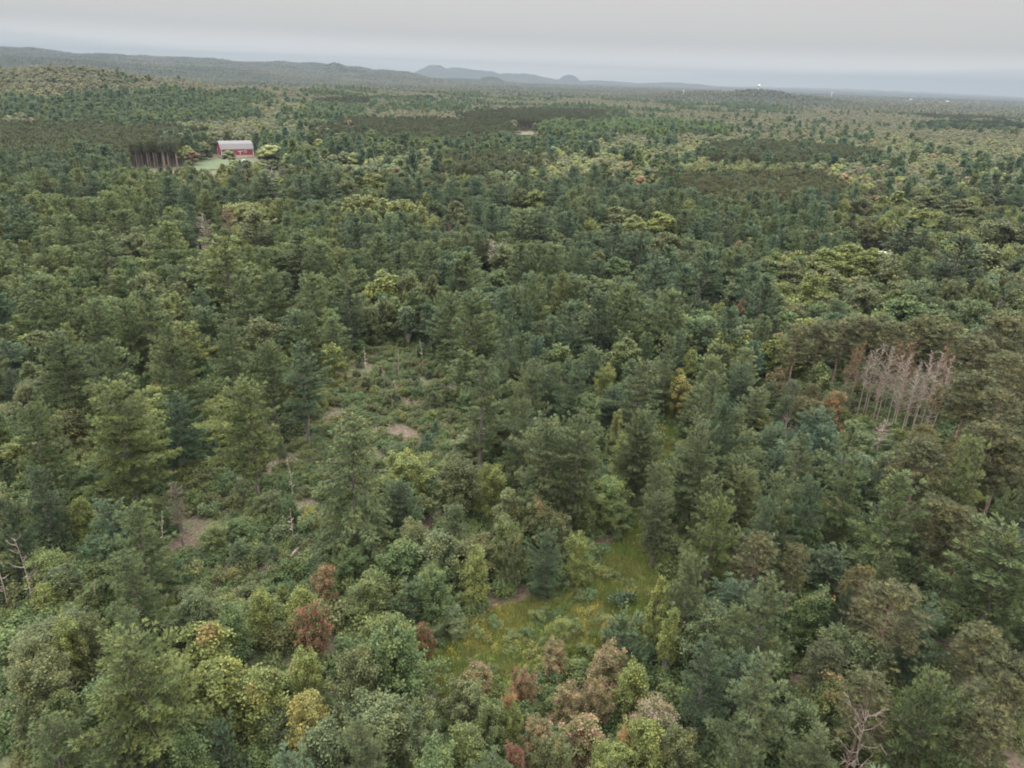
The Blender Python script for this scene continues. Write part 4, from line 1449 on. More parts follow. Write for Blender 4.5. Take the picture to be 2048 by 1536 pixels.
# ---- stuff: one object whose points carry copies of the tree shapes
def instancer(name, protos, pts, idx, rot, scl, tint, label, category, kind='stuff', group=None):
    """protos: list of meshes; one object named name"""
    cl = bpy.data.collections.new(name + '_shapes')
    for i, m in enumerate(protos):
        o = bpy.data.objects.new('%s_shape_%03d' % (name, i), m)
        cl.objects.link(o)
    me = bpy.data.meshes.new(name)
    n = len(pts)
    me.vertices.add(n)
    me.vertices.foreach_set('co', np.asarray(pts, np.float32).ravel())

    def att(nm, ty, data, field='value'):
        a = me.attributes.new(nm, ty, 'POINT')
        a.data.foreach_set(field, np.ascontiguousarray(data).ravel())
    att('idx', 'INT', np.asarray(idx, np.int32))
    rot = np.asarray(rot, np.float32)
    if rot.ndim == 1:
        rot = np.stack([rot * 0, rot * 0, rot], 1)
    att('rot', 'FLOAT_VECTOR', rot, 'vector')
    att('scl', 'FLOAT_VECTOR', np.asarray(scl, np.float32), 'vector')
    att('tint', 'FLOAT_COLOR', np.concatenate([np.asarray(tint, np.float32), np.ones((n, 1), np.float32)], 1), 'color')
    ob = bpy.data.objects.new(name, me)
    col.objects.link(ob)
    ng = bpy.data.node_groups.new(name, 'GeometryNodeTree')
    ng.interface.new_socket('Geometry', in_out='INPUT', socket_type='NodeSocketGeometry')
    ng.interface.new_socket('Geometry', in_out='OUTPUT', socket_type='NodeSocketGeometry')
    L = ng.links.new
    gi = ng.nodes.new('NodeGroupInput')
    go = ng.nodes.new('NodeGroupOutput')
    iop = ng.nodes.new('GeometryNodeInstanceOnPoints')
    ci = ng.nodes.new('GeometryNodeCollectionInfo')
    ci.inputs['Collection'].default_value = cl
    ci.inputs['Separate Children'].default_value = True
    ci.inputs['Reset Children'].default_value = True
    iop.inputs['Pick Instance'].default_value = True

    def named(nm, ty):
        a = ng.nodes.new('GeometryNodeInputNamedAttribute')
        a.data_type = ty
        a.inputs['Name'].default_value = nm
        return a
    L(gi.outputs[0], iop.inputs['Points'])
    L(ci.outputs[0], iop.inputs['Instance'])
    L(named('idx', 'INT').outputs['Attribute'], iop.inputs['Instance Index'])
    L(named('rot', 'FLOAT_VECTOR').outputs['Attribute'], iop.inputs['Rotation'])
    L(named('scl', 'FLOAT_VECTOR').outputs['Attribute'], iop.inputs['Scale'])
    L(iop.outputs[0], go.inputs[0])
    md = ob.modifiers.new('scatter', 'NODES')
    md.node_group = ng
    ob['label'], ob['category'], ob['kind'] = label, category, kind
    if group:
        ob['group'] = group
    return ob


def joined(cm, tm):
    """crown and trunk as one mesh for the far copies"""
    def arr(m):
        n = len(m.vertices)
        v = np.empty(n * 3, np.float32)
        m.vertices.foreach_get('co', v)
        f = np.empty(len(m.loops), np.int32)
        m.loops.foreach_get('vertex_index', f)
        return v.reshape(-1, 3), f.reshape(-1, 3)
    V, F = arr(cm)
    a = np.empty(len(V), np.float32)
    cm.attributes['var'].data.foreach_get('value', a)
    mi = np.zeros(len(F), int)
    mats = [M_leaf_i]
    if tm is not None:
        V2, F2 = arr(tm)
        F = np.concatenate([F, F2 + len(V)])
        V = np.concatenate([V, V2])
        a = np.concatenate([a, np.full(len(V2), .5)])
        mi = np.concatenate([mi, np.ones(len(F2), int)])
        mats.append(tm.materials[0])
    return mesh_np('far_tree', V, F, mats, {'var': a}, mi)


def stuff_trees(name, fam, label, cat):
    mem = [t for t in rest if FAMILY[t['code']] == fam]
    keys = {}
    protos = []
    idx, pts, rot, scl, tint = [], [], [], [], []
    for t in mem:
        key = proto_key(t)
        if key not in keys:
            keys[key] = len(protos)
            for (cm, tm, H, R) in PROTO[key]:
                protos.append(joined(cm, tm))
        j = int(rng.integers(len(PROTO[key])))
        H, R = PROTO[key][j][2:]
        idx.append(keys[key] + j)
        pts.append((t['x'], t['y'], t['z'] - .05))
        rot.append(rng.random() * 6.283)
        scl.append((t['r'] / R, t['r'] / R, t['h'] / H))
        c_ = jitter_tint(t['tint'])
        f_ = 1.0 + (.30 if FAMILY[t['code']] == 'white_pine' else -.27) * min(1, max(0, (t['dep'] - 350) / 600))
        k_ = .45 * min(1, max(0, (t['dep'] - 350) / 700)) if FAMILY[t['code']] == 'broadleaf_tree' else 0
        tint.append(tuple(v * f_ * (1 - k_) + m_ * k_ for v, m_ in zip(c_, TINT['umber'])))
    print(name, len(mem))
    if mem:
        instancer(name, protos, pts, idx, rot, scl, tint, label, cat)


stuff_trees('white_pine_forest', 'white_pine', 'dark layered pines massed through the wooded plain behind the separate trees', 'pine forest')
stuff_trees('broadleaf_forest', 'broadleaf_tree', 'rounded olive and yellow green crowns spread over the wooded plain and hills', 'broadleaf forest')
stuff_trees('red_pine_plantation', 'red_pine', 'dark fine textured conifer blocks planted close together between lighter woods', 'pine plantation')


# ------------------------------------------------------------------ far woods: patches of many small crowns
def far_patch(size=100.0, cell=9.5, dark=False):
    V, T, A = [], [], []
    ph = (1 + 5 ** .5) / 2
    base = np.array([[-1, ph, 0], [1, ph, 0], [-1, -ph, 0], [1, -ph, 0], [0, -1, ph], [0, 1, ph], [0, -1, -ph], [0, 1, -ph], [ph, 0, -1], [ph, 0, 1], [-ph, 0, -1], [-ph, 0, 1]], float)
    base /= np.linalg.norm(base[0])
    fc = np.array([[0, 11, 5], [0, 5, 1], [0, 1, 7], [0, 7, 10], [0, 10, 11], [1, 5, 9], [5, 11, 4], [11, 10, 2], [10, 7, 6], [7, 1, 8],
                   [3, 9, 4], [3, 4, 2], [3, 2, 6], [3, 6, 8], [3, 8, 9], [4, 9, 5], [2, 4, 11], [6, 2, 10], [8, 6, 7], [9, 8, 1]])
    n = 0
    k = int(size / cell)
    for i in range(k):
        for j in range(k):
            x = (i + .5 * (j % 2) + rng.uniform(-.35, .35)) * cell - size / 2
            y = (j + rng.uniform(-.35, .35)) * cell - size / 2
            h = rng.uniform(11, 18)
            r = rng.uniform(.42, .68) * cell
            u = rng.random()
            for q in range(4):
                o = rng.normal(size=3) * (r * .4, r * .4, h * .12) if q else np.zeros(3)
                rr = r * (.75 if q == 0 else rng.uniform(.35, .55))
                v = base * (rr, rr, rr * (1.0 if u < .75 else 1.6)) * rng.uniform(.8, 1.2, (12, 1)) + (x, y, h - rr) + o
                V.append(v)
                T.append(fc + n)
                A.append(np.full(12, np.clip(u + rng.normal() * .12, 0, 1)))
                n += 12
    return mesh_np('far_wood', np.concatenate(V), np.concatenate(T), [M_far], {'var': np.concatenate(A)})


M_far = leaf_material('far_canopy', True, transl=.1, spread=.42)
_p = [far_patch() for _ in range(5)] + [far_patch(48) for _ in range(5)]
pts, idx, rot, scl, tint = [], [], [], [], []
for (r0, r1, s, sz_) in ((2250, 4600, 1.0, 96), (4600, 8200, 1.35, 46), (8200, 17500, 2.8, 46)):
    x, y = sector(r0, r1, sz_ * s, jit=.12, half=radians(39))
    z = zg(x, y)
    e_ = 30.0
    gx = (zg(x + e_, y) - zg(x - e_, y)) / (2 * e_)
    gy = (zg(x, y + e_) - zg(x, y - e_)) / (2 * e_)
    f1 = fbm(x / 420 + 5, y / 420 + 9, 3)
    f2 = fbm(x / 700 + 15, y / 300 + 3, 3)
    for i in range(len(x)):
        pts.append((x[i], y[i], z[i] - 2))
        idx.append(rng.integers(5) + (5 if sz_ < 90 else 0))
        rot.append((atan(gy[i]), -atan(gx[i]), .1))
        scl.append((s, s, 1.0 if s < 1.2 else 1.15))
        c = TINT['olive'] if f1[i] < .52 else TINT['dark'] if f2[i] < .5 else TINT['blue']
        if f2[i] > .6 and f1[i] < .5:
            c = TINT['brown']
        if f1[i] < .4:
            c = TINT['olive'] if f2[i] < .5 else (.14, .125, .08)
        tint.append((np.array(c) * .75 + np.array(TINT['umber']) * .25) * (.35 + .10 * rng.random()))
print('patches', len(pts))
instancer('distant_woods', _p, pts, idx, rot, scl, tint, 'continuous woods fading to blue towards the horizon and over the far ridges', 'distant woods')


# ------------------------------------------------------------------ ground
def ground_sheet():
    rs = np.concatenate([[0, 15], np.arange(25, 420, 5), np.geomspace(420, 26000, 210)])
    th = np.radians(np.concatenate([np.arange(-180, -44, 6), np.arange(-44, 44, .4), np.arange(44, 180, 6)]))
    Rg, Tg = np.meshgrid(rs, th, indexing='ij')
    X, Y = Rg * np.sin(Tg), Rg * np.cos(Tg)
    Z = zg(X, Y)
    nr, nt = Rg.shape
    V = np.stack([X, Y, Z], 2).reshape(-1, 3)
    q = []
    for j in range(nt):
        k = (j + 1) % nt
        i = np.arange(nr - 1)
        q.append(np.stack([i * nt + j, i * nt + k, (i + 1) * nt + k, (i + 1) * nt + j], 1))
    me = mesh_np('ground', V, np.concatenate(q), [M_ground], smooth=True)
    me.flip_normals()
    o = bpy.data.objects.new('ground', me)
    o['kind'] = 'structure'
    o['label'] = 'forest floor of brown needles, bare soil and low green growth'
    col.objects.link(o)


def mat_ground():
    m = bpy.data.materials.new('forest_floor')
    m.use_nodes = True
    t = m.node_tree
    t.nodes.clear()
    L = t.links.new
    b, o = principled(t)
    tc = nd(t, 'ShaderNodeTexCoord')
    n1 = nd(t, 'ShaderNodeTexNoise')
    n1.inputs['Scale'].default_value = .16
    n1.inputs['Detail'].default_value = 9
    n1.inputs['Roughness'].default_value = .7
    L(tc.outputs['Object'], n1.inputs['Vector'])
    cr = nd(t, 'ShaderNodeValToRGB')
    e = cr.color_ramp.elements
    e[0].position, e[0].color = .3, (.055, .075, .03, 1)
    e[1].position, e[1].color = .7, (.105, .080, .062, 1)
    k = e.new(.45)
    k.color = (.075, .085, .038, 1)
    k = e.new(.56)
    k.color = (.085, .060, .046, 1)
    L(n1.outputs[0], cr.inputs[0])
    n2 = nd(t, 'ShaderNodeTexNoise')
    n2.inputs['Scale'].default_value = 2.2
    n2.inputs['Detail'].default_value = 6
    L(tc.outputs['Object'], n2.inputs['Vector'])
    mr = nd(t, 'ShaderNodeMapRange')
    mr.inputs['From Min'].default_value = .3
    mr.inputs['From Max'].default_value = .7
    mr.inputs['To Min'].default_value = .55
    mr.inputs['To Max'].default_value = 1.45
    L(n2.outputs[0], mr.inputs[0])
    mx = nd(t, 'ShaderNodeMix', data_type='RGBA', blend_type='MULTIPLY')
    mx.inputs['Factor'].default_value = 1
    L(cr.outputs[0], mx.inputs['A'])
    L(mr.outputs[0], mx.inputs['B'])
    L(mx.outputs['Result'], b.inputs['Base Color'])
    b.inputs['Roughness'].default_value = .95
    bp = nd(t, 'ShaderNodeBump')
    bp.inputs['Distance'].default_value = .3
    L(n2.outputs[0], bp.inputs['Height'])
    L(bp.outputs[0], b.inputs['Normal'])
    return m


M_ground = mat_ground()
ground_sheet()


def sheet(name, G, lift, mat, cell, label):
    xs = [p[0] for p in G]
    ys = [p[1] for p in G]
    nx = int((max(xs) - min(xs)) / cell) + 2
    ny = int((max(ys) - min(ys)) / cell) + 2
    X, Y = np.meshgrid(min(xs) + np.arange(nx) * cell, min(ys) + np.arange(ny) * cell, indexing='ij')
    cx, cy = X[:-1, :-1] + cell / 2, Y[:-1, :-1] + cell / 2
    k = in_poly(cx.ravel() + rng.normal(size=cx.size) * cell * .5, cy.ravel() + rng.normal(size=cx.size) * cell * .5, G)
    V = np.stack([X, Y, zg(X, Y) + lift], 2).reshape(-1, 3)
    i, j = np.meshgrid(np.arange(nx - 1), np.arange(ny - 1), indexing='ij')
    q = np.stack([i * ny + j, (i + 1) * ny + j, (i + 1) * ny + j + 1, i * ny + j + 1], 2).reshape(-1, 4)[k]
    me = mesh_np(name, V, q, [mat], smooth=True)
    o = bpy.data.objects.new(name, me)
    o['kind'] = 'structure'
    o['label'] = label
    col.objects.link(o)


M_turf = simple('meadow_turf', (.115, .15, .045), .95, 0, .5, .7)
M_lawn = simple('lawn_grass', (.060, .085, .035), .95, 0, .25, .2)
M_straw = simple('straw_field', (.085, .08, .04), .95, 0, .2, .1)
sheet('meadow', G_MEADOW, .12, M_turf, 1.0, 'grassy opening between the young trees with yellow flowers')
sheet('lawn', G_LAWN, .5, M_lawn, 3.0, 'mown grass in front of the red barn')
sheet('field', G_FIELD, 1.2, M_straw, 8.0, 'pale yellow field edge among dark conifers')

# ------------------------------------------------------------------ ground cover stuff


def in_box(G, n):
    xs = [p[0] for p in G]
    ys = [p[1] for p in G]
    x = rng.uniform(min(xs), max(xs), n)
    y = rng.uniform(min(ys), max(ys), n)
    k = in_poly(x, y, G)
    return x[k], y[k]


def area(G):
    a = 0
    for i in range(len(G)):
        x1, y1 = G[i]
        x2, y2 = G[(i + 1) % len(G)]
        a += x1 * y2 - x2 * y1
    return abs(a) / 2


def fill(G, dens):
    xs = [p[0] for p in G]
    ys = [p[1] for p in G]
    return in_box(G, int((max(xs) - min(xs)) * (max(ys) - min(ys)) * dens))


def low_growth():
    protos = [joined(PROTO['bush'][i][0], None) for i in range(5)]
    P, I, Rr, Sc, Ti = [], [], [], [], []

    def put(x, y, names, s0, s1, thr=0.0):
        nz = fbm(x / 7 + 3, y / 7 + 1, 3)
        for i in range(len(x)):
            if nz[i] < thr:
                continue
            P.append((x[i], y[i], 0))
            I.append(rng.integers(5))
            Rr.append(rng.random() * 6.28)
            s = rng.uniform(s0, s1)
            Sc.append((s, s, s * rng.uniform(.7, 1.2)))
            nn = names[int((nz[i] * 7.7 + rng.random() * .9)) % len(names)]
            Ti.append(jitter_tint(TINT[nn]))
    put(*fill(G_LOGGED, .75), ('leaf', 'lime', 'yg', 'lime', 'olive', 'leaf', 'sage'), .45, 1.3, .43)
    put(*fill(G_THIN, .5), ('leaf', 'olive', 'sage', 'green'), .5, 1.3, .42)
    put(*fill(G_LEFT, .75), ('leaf', 'olive', 'sage', 'lime'), .6, 1.5, .3)
    put(*fill(G_MEADOW, .5), ('leaf', 'lime', 'yg', 'olive'), .35, .9, .57)
    x, y = sector(42, 230, 2.2)
    k = ~in_poly(x, y, G_MEADOW) & ~in_poly(x, y, G_LOGGED) & (rng.random(len(x)) < .75)
    put(x[k], y[k], ('leaf', 'green', 'olive', 'lime', 'leaf'), .9, 2.0, .25)
    P2 = np.array(P)
    P2[:, 2] = zg(P2[:, 0], P2[:, 1]) - .03
    print('low growth', len(P2))
    instancer('undergrowth', protos, P2, I, Rr, Sc, Ti, 'knee high bushes, brambles and ferns covering the cleared ground', 'undergrowth')


low_growth()


def grass():
    V, T, A = [], [], []
    protos = []
    for q in range(4):
        r = np.random.default_rng(q)
        Vs, Ts, As = [], [], []
        for i in range(46):
            p = r.normal(size=2) * .28
            h = r.uniform(.3, .75)
            a = r.random() * 6.28
            w = .035
            l = r.normal(size=2) * .18
            b = len(Vs)
            Vs += [(p[0] - cos(a) * w, p[1] - sin(a) * w, 0), (p[0] + cos(a) * w, p[1] + sin(a) * w, 0), (p[0] + l[0], p[1] + l[1], h)]
            Ts.append((b, b + 1, b + 2))
            As += [r.random()] * 3
        protos.append(mesh_np('grass_tuft', np.array(Vs), np.array(Ts), [M_leaf_i], {'var': np.array(As)}))
    x, y = fill(G_MEADOW, 5.0)
    z = zg(x, y) + .1
    n = len(x)
    nz = fbm(x / 3, y / 3, 3)
    c = np.where((nz < .5)[:, None], np.array([(.150, .200, .058)]), np.array([(.185, .205, .070)])) * rng.uniform(.75, 1.25, (n, 1))
    s = rng.uniform(.7, 1.4, n)
    print('grass', n)
    instancer('grass', protos, np.stack([x, y, z], 1), rng.integers(0, 4, n), rng.random(n) * 6.28, np.stack([s, s, s], 1), c, 'tall yellowish grass filling the meadow opening', 'grass')
    # yellow flowers in drifts
    protos = []
    for q in range(3):
        r = np.random.default_rng(q + 9)
        n = 26
        P = np.stack([r.normal(size=n) * .35, r.normal(size=n) * .35, r.uniform(.5, .95, n)], 1)
        V, T = scatter(SPRAY2[0], SPRAY2[1], P, frames(r.normal(size=(n, 3)) * .5 + (0, 0, 1)), np.full(n, .11))
        protos.append(mesh_np('flower_spray', V, T, [M_leaf_i], {'var': np.full(len(V), .5)}))
    x, y = fill(G_MEADOW, 1.6)
    nz = fbm(x / 4 + 8, y / 4 + 8, 2)
    px, py, _ = project(np.stack([x, y, x * 0], 1))
    k = (nz > .66) & ((py > 1180) & (py < 1330) | (rng.random(len(x)) < .15))
    x, y = x[k], y[k]
    n = len(x)
    c = np.tile(np.array([(.50, .38, .05)]), (n, 1)) * rng.uniform(.8, 1.2, (n, 1))
    s = rng.uniform(.6, 1.2, n)
    print('flowers', n)
    instancer('wildflowers', protos, np.stack([x, y, zg(x, y) + .1], 1), rng.integers(0, 3, n), rng.random(n) * 6.28, np.stack([s, s, s], 1), c, 'yellow flowering weeds in drifts across the meadow', 'wildflowers')


grass()


def slash():
    """loose dead sticks on the logged ground"""
    a = Acc()
    x, y = fill(G_LOGGED, .55)
    x2, y2 = fill(ground_poly([(800, 870), (900, 880), (930, 930), (960, 960), (860, 930), (790, 900)]), 2.2)
    x3, y3 = fill(ground_poly([(560, 1080), (700, 1080), (690, 1110), (600, 1120)]), 1.2)
    x, y = np.concatenate([x, x2, x3]), np.concatenate([y, y2, y3])
    z = zg(x, y)
    for i in range(len(x)):
        L = rng.uniform(.6, 3.2)
        t = rng.random() * pi
        d = np.array([cos(t), sin(t), rng.normal() * .1]) * L / 2
        p = np.array([x[i], y[i], z[i] + .12 + rng.random() * .2])
        r = rng.uniform(.015, .05)
        a.add(*tube([p - d, p + rng.normal(size=3) * .06, p + d], [r, r, r * .5], 3))
    V, T, A = a.out()
    me = mesh_np('brushwood', V, T, [M_dead])
    o = bpy.data.objects.new('brushwood', me)
    o['kind'], o['label'], o['category'] = 'stuff', 'grey broken branches scattered over the cleared ground', 'brushwood'
    col.objects.link(o)


slash()


# ------------------------------------------------------------------ built things
def poly_obj(name, V, F, mat, parent=None):
    me = bpy.data.meshes.new(name)
    me.from_pydata([tuple(v) for v in V], [], [tuple(f) for f in F])
    me.materials.append(mat)
    o = bpy.data.objects.new(name, me)
    col.objects.link(o)
    if parent:
        o.parent = parent
    return o


def box(x0, x1, y0, y1, z0, z1):
    V = [(x0, y0, z0), (x1, y0, z0), (x1, y1, z0), (x0, y1, z0), (x0, y0, z1), (x1, y0, z1), (x1, y1, z1), (x0, y1, z1)]
    F = [(0, 3, 2, 1), (4, 5, 6, 7), (0, 1, 5, 4), (1, 2, 6, 5), (2, 3, 7, 6), (3, 0, 4, 7)]
    return V, F


def boxes(name, lst, mat, parent=None):
    V, F = [], []
    for b in lst:
        v, f = box(*b)
        F += [tuple(i + len(V) for i in q) for q in f]
        V += v
    return poly_obj(name, V, F, mat, parent)


def thing(name, label, cat, loc, rot=0, group=None):
    o = bpy.data.objects.new(name, None)
    col.objects.link(o)
    o.location = loc
    o.rotation_euler = (0, 0, rot)
    o['label'], o['category'] = label, cat
    if group:
        o['group'] = group
    return o


M_red = simple('barn_red_boards', (.20, .022, .032), .8, 0, .15, 2)
M_roof = simple('weathered_metal_roof', (.125, .12, .13), .7, 0, .12, .6)
M_white = simple('white_paint', (.55, .55, .54), .6)
M_stone = simple('foundation_stone', (.36, .31, .28), .9, 0, .4, 1.5)
M_glass = simple('dark_window_glass', (.04, .045, .05), .2)


def barn():
    bx, by, bz = BARN
    dep = project([(bx, by, bz)])[2][0]
    k = dep / FPX          # metres per picture pixel
    L, W, Hs, Hw, Hk, Hr = 61 * k, 30 * k, 2.0, 9.5 * k + 3.0, 0, 0
    Hw = Hs + 12.5 * k
    Hk = Hw + 8 * k
    Hr = Hw + 13.0 * k
    ang = radians(21 + 22)
    # front wall (the long side) faces the camera; local x runs along the ridge
    cx, cy = bx + 2 * k, by
    t = thing('barn', 'large red barn with grey metal gambrel roof and white trim in the yard', 'barn', (cx, cy, bz), ang - radians(21))
    t.rotation_euler = (0, 0, radians(21) + radians(14))
    h = L / 2
    g = W / 2
    prof = [(-g, Hs), (-g, Hw), (-g * .62, Hk), (0, Hr), (g * .62, Hk), (g, Hw), (g, Hs)]
    V = [(-h, y, z) for y, z in prof] + [(h, y, z) for y, z in prof]
    F = [tuple(range(6, -1, -1)), tuple(range(7, 14)), (0, 1, 8, 7), (5, 6, 13, 12)]
    F = [tuple(range(0, 7)), tuple(range(13, 6, -1)), (0, 7, 8, 1), (5, 12, 13, 6), (0, 6, 13, 7)]
    wall = poly_obj('wall', V, F, M_red, t)
    boxes('foundation', [(-h - .1, h + .1, -g - .1, g + .1, -3, Hs)], M_stone, t)
    # roof as a thick folded sheet with overhang
    ov = .7
    pr = [(-g - .6, Hw - .55), (-g * .62, Hk + .12), (0, Hr + .15), (g * .62, Hk + .12), (g + .6, Hw - .55)]
    V, F = [], []
    for xx in (-h - ov, h + ov):
        for y, z in pr:
            V.append((xx, y, z + .02))
        for y, z in pr:
            V.append((xx, y, z + .22))
    for i in range(4):
        F.append((i, i + 1, 11 + i, 10 + i))
        F.append((5 + i, 15 + i, 16 + i, 6 + i))
    F += [(0, 10, 15, 5), (4, 9, 19, 14)]
    for i in range(4):
        F.append((i, 5 + i, 6 + i, i + 1))
        F.append((10 + i, 11 + i, 16 + i, 15 + i))
    poly_obj('roof', V, F, M_roof, t)
    # white trim: corner boards, eave boards, gable edge
    c = .22
    tr = [(sx * h - c, sx * h + c, sy * g - c, sy * g + c, Hs, Hw - .3) for sx in (-1, 1) for sy in (-1, 1)]
    tr += [(-h, h, -g - .12, -g + .02, Hw - .95, Hw - .6)]
    boxes('corner_trim', tr, M_white, t)
    # sliding door with its white track and posts, small square window, low door
    d = thing_child('door', t)
    boxes_into(d, [(h * .02, h * .30, -g - .12, -g - .03, Hs + .2, Hs + 7 * k)], M_red)
    boxes('track', [(h * .0, h * .36, -g - .30, -g - .13, Hs + 7.0 * k, Hs + 7.9 * k)], M_white, d)
    boxes('door_post', [(h * .15, h * .18, -g - .22, -g - .13, Hs + 1 * k, Hs + 6.9 * k)], M_white, d)
    wx, wz, ws = h * .50, Hs + 7.2 * k, 1.7 * k
    w = boxes('window', [(wx - ws, wx + ws, -g - .10, -g - .02, wz - ws, wz + ws)], M_red, t)
    e = .55 * k
    boxes('frame', [(wx - ws - e, wx + ws + e, -g - .2, -g - .1, wz + ws, wz + ws + e), (wx - ws - e, wx + ws + e, -g - .2, -g - .1, wz - ws - e, wz - ws),
                    (wx - ws - e, wx - ws, -g - .2, -g - .1, wz - ws, wz + ws), (wx + ws, wx + ws + e, -g - .2, -g - .1, wz - ws, wz + ws)], M_white, w)
    return t


def thing_child(name, parent):
    me = bpy.data.meshes.new(name)
    o = bpy.data.objects.new(name, me)
    o.parent = parent
    col.objects.link(o)
    return o


def boxes_into(o, lst, mat):
    V, F = [], []
    for b in lst:
        v, f = box(*b)
        F += [tuple(i + len(V) for i in q) for q in f]
        V += v
    o.data.from_pydata(V, [], F)
    o.data.materials.append(mat)


barn()


def house(name, label, px, py, wpx, rot, hwall=3.0, roofm=None, dpt=7):
    x, y, z = on_plane(px, py, 0)
    k = project([(x, y, z)])[2][0] / FPX
    w = wpx * k / 2
    g = dpt / 2
    t = thing(name, label, 'house', (x, y, z), rot)
    boxes('wall', [(-w, w, -g, g, -.5, hwall)], M_white, t)
    V = [(-w - .4, -g - .5, hwall), (w + .4, -g - .5, hwall), (w + .4, g + .5, hwall), (-w - .4, g + .5, hwall), (-w - .4, 0, hwall + 2.2), (w + .4, 0, hwall + 2.2)]
    F = [(0, 1, 5, 4), (2, 3, 4, 5), (0, 4, 3), (1, 2, 5), (0, 3, 2, 1)]
    poly_obj('roof', V, F, roofm or M_white, t)
    for s in (-.5, .1, .6):
        boxes('window', [(w * s - .5, w * s + .5, -g - .06, -g - .01, 1.1, 2.2)], M_glass, t)
    return t


house('house', 'low house with a long white roof showing over the big yellow green crowns', 1755, 529, 40, radians(-20), 3.4)


def vehicle():
    x, y, z = on_plane(487, 326, 0)
    t = thing('pickup_truck', 'white pickup truck parked below the red barn', 'pickup truck', (x, y, z + .05), radians(25))
    s = 1.25
    V, F = [], []
    prof = [(-2.7, .5), (-2.7, 1.15), (-.6, 1.2), (-.35, 1.85), (1.0, 1.85), (1.5, 1.2), (2.6, 1.1), (2.7, .5)]
    prof = [(a * s, b * s) for a, b in prof]
    n = len(prof)
    hw = .95 * s
    V = [(a, -hw, b) for a, b in prof] + [(a, hw, b) for a, b in prof]
    F = [tuple(range(n)), tuple(range(2 * n - 1, n - 1, -1))] + [(i, n + i, n + (i + 1) % n, (i + 1) % n) for i in range(n)]
    poly_obj('body', V, F, M_white, t)
    boxes('window', [(-.3 * s, .95 * s, -hw - .02, -hw + .01, 1.3 * s, 1.72 * s)], M_glass, t)
    for a in (-1.7, 1.7):
        for sd in (-1, 1):
            p, r = tube([(a * s, sd * (hw - .1), .45 * s), (a * s, sd * (hw + .12), .45 * s)], [.45 * s, .45 * s], 12)
            poly_obj('wheel', p, r, M_glass, t)


vehicle()


def trailer(px, py, label, L, rot):
    x, y, z = on_plane(px, py, 0)
    t = thing('trailer', label, 'trailer', (x, y, z), rot)
    poly_obj('body', *box(-L / 2, L / 2, -1.2, 1.2, .6, 3.0), M_white, t)
    poly_obj('drawbar', *box(L / 2, L / 2 + 1.2, -.08, .08, .6, .75), M_glass, t)
    for sd in (-1, 1):
        p, r = tube([(0, sd * 1.1, .4), (0, sd * 1.3, .4)], [.42, .42], 12)
        poly_obj('wheel', p, r, M_glass, t)


trailer(484, 332, 'white box trailer in the yard below the pickup truck', 6.5, radians(20))


def post():
    x, y, z = on_plane(545, 352, 0)
    t = thing('utility_post', 'short white post with a crossbar below the big rounded yard tree', 'post', (x, y, z))
    p, f = tube([(0, 0, 0), (0, 0, 6.2)], [.5, .45], 8)
    poly_obj('pole', p, f, M_white, t)
    boxes('crossbar', [(0, 3, -.15, .15, 5.6, 5.95)], M_white, t)


post()


def water_tower(px, py, dist, Ht, R, label):
    x, y = polar(px, dist)
    z = float(zg(x, y))
    t = thing('water_tower', label, 'water tower', (x, y, z))
    V, T = tube([(0, 0, 0), (0, 0, Ht - R * 1.6)], [R * .35, R * .3], 12)
    poly_obj('stem', V, T, M_white, t)
    n, m = 16, 9
    zs = np.linspace(-pi / 2, pi / 2, m)
    V, T = tube([(0, 0, Ht - R + sin(a) * R * .95) for a in zs], [max(.05, cos(a) * R) for a in zs], n)
    poly_obj('tank', V, T, M_white, t)


water_tower(1496, 187, 3250, 34, 5.2, 'white water tower rising from the top of the wooded rise')
water_tower(1643, 199, 6200, 48, 6, 'small white water tower far out on the plain right of the wooded rise')
water_tower(1347, 201, 3100, 30, 2.2, 'slim white tower among the woods left of the wooded rise')


def tank(px, dist, w, h, label, g=None):
    x, y = polar(px, dist)
    z = float(zg(x, y))
    t = thing('distant_building', label, 'building', (x, y, z))
    poly_obj('wall', *box(-w, w, -w * .6, w * .6, 0, h), M_white, t)
    V = [(-w - .5, -w * .6 - .5, h), (w + .5, -w * .6 - .5, h), (w + .5, w * .6 + .5, h), (-w - .5, w * .6 + .5, h), (-w - .5, 0, h + w * .4), (w + .5, 0, h + w * .4)]
    poly_obj('roof', V, [(0, 1, 5, 4), (2, 3, 4, 5), (0, 4, 3), (1, 2, 5)], M_white, t)


tank(1877, 6000, 7, 23, 'tiny white building far out on the plain below the right skyline')
tank(1803, 6500, 7, 21, 'tiny pale building on the far plain between water tower and white building')


def logs():
    M_log = M_dead
    for (a, b, lab) in (((577, 1120), (622, 1078), 'long pale fallen log lying aslant beside the broken snag'), ((540, 1089), (600, 1091), 'short grey log lying level beside the slanting log'),
                        ((600, 1062), (640, 1066), 'thin pale log lying behind the slanting log')):
        p = np.array(on_plane(*a, 0)) + (0, 0, .3)
        q = np.array(on_plane(*b, 0)) + (0, 0, .45)
        m = (p + q) / 2
        V, T = tube([p - m, (p - m) * .3 + (0, 0, .06), (q - m) * .4, q - m], [.20, .18, .15, .10], 7)
        o = poly_obj('fallen_log', V, T, M_log)
        o.location = tuple(m)
        o['label'], o['category'] = lab, 'log'


logs()

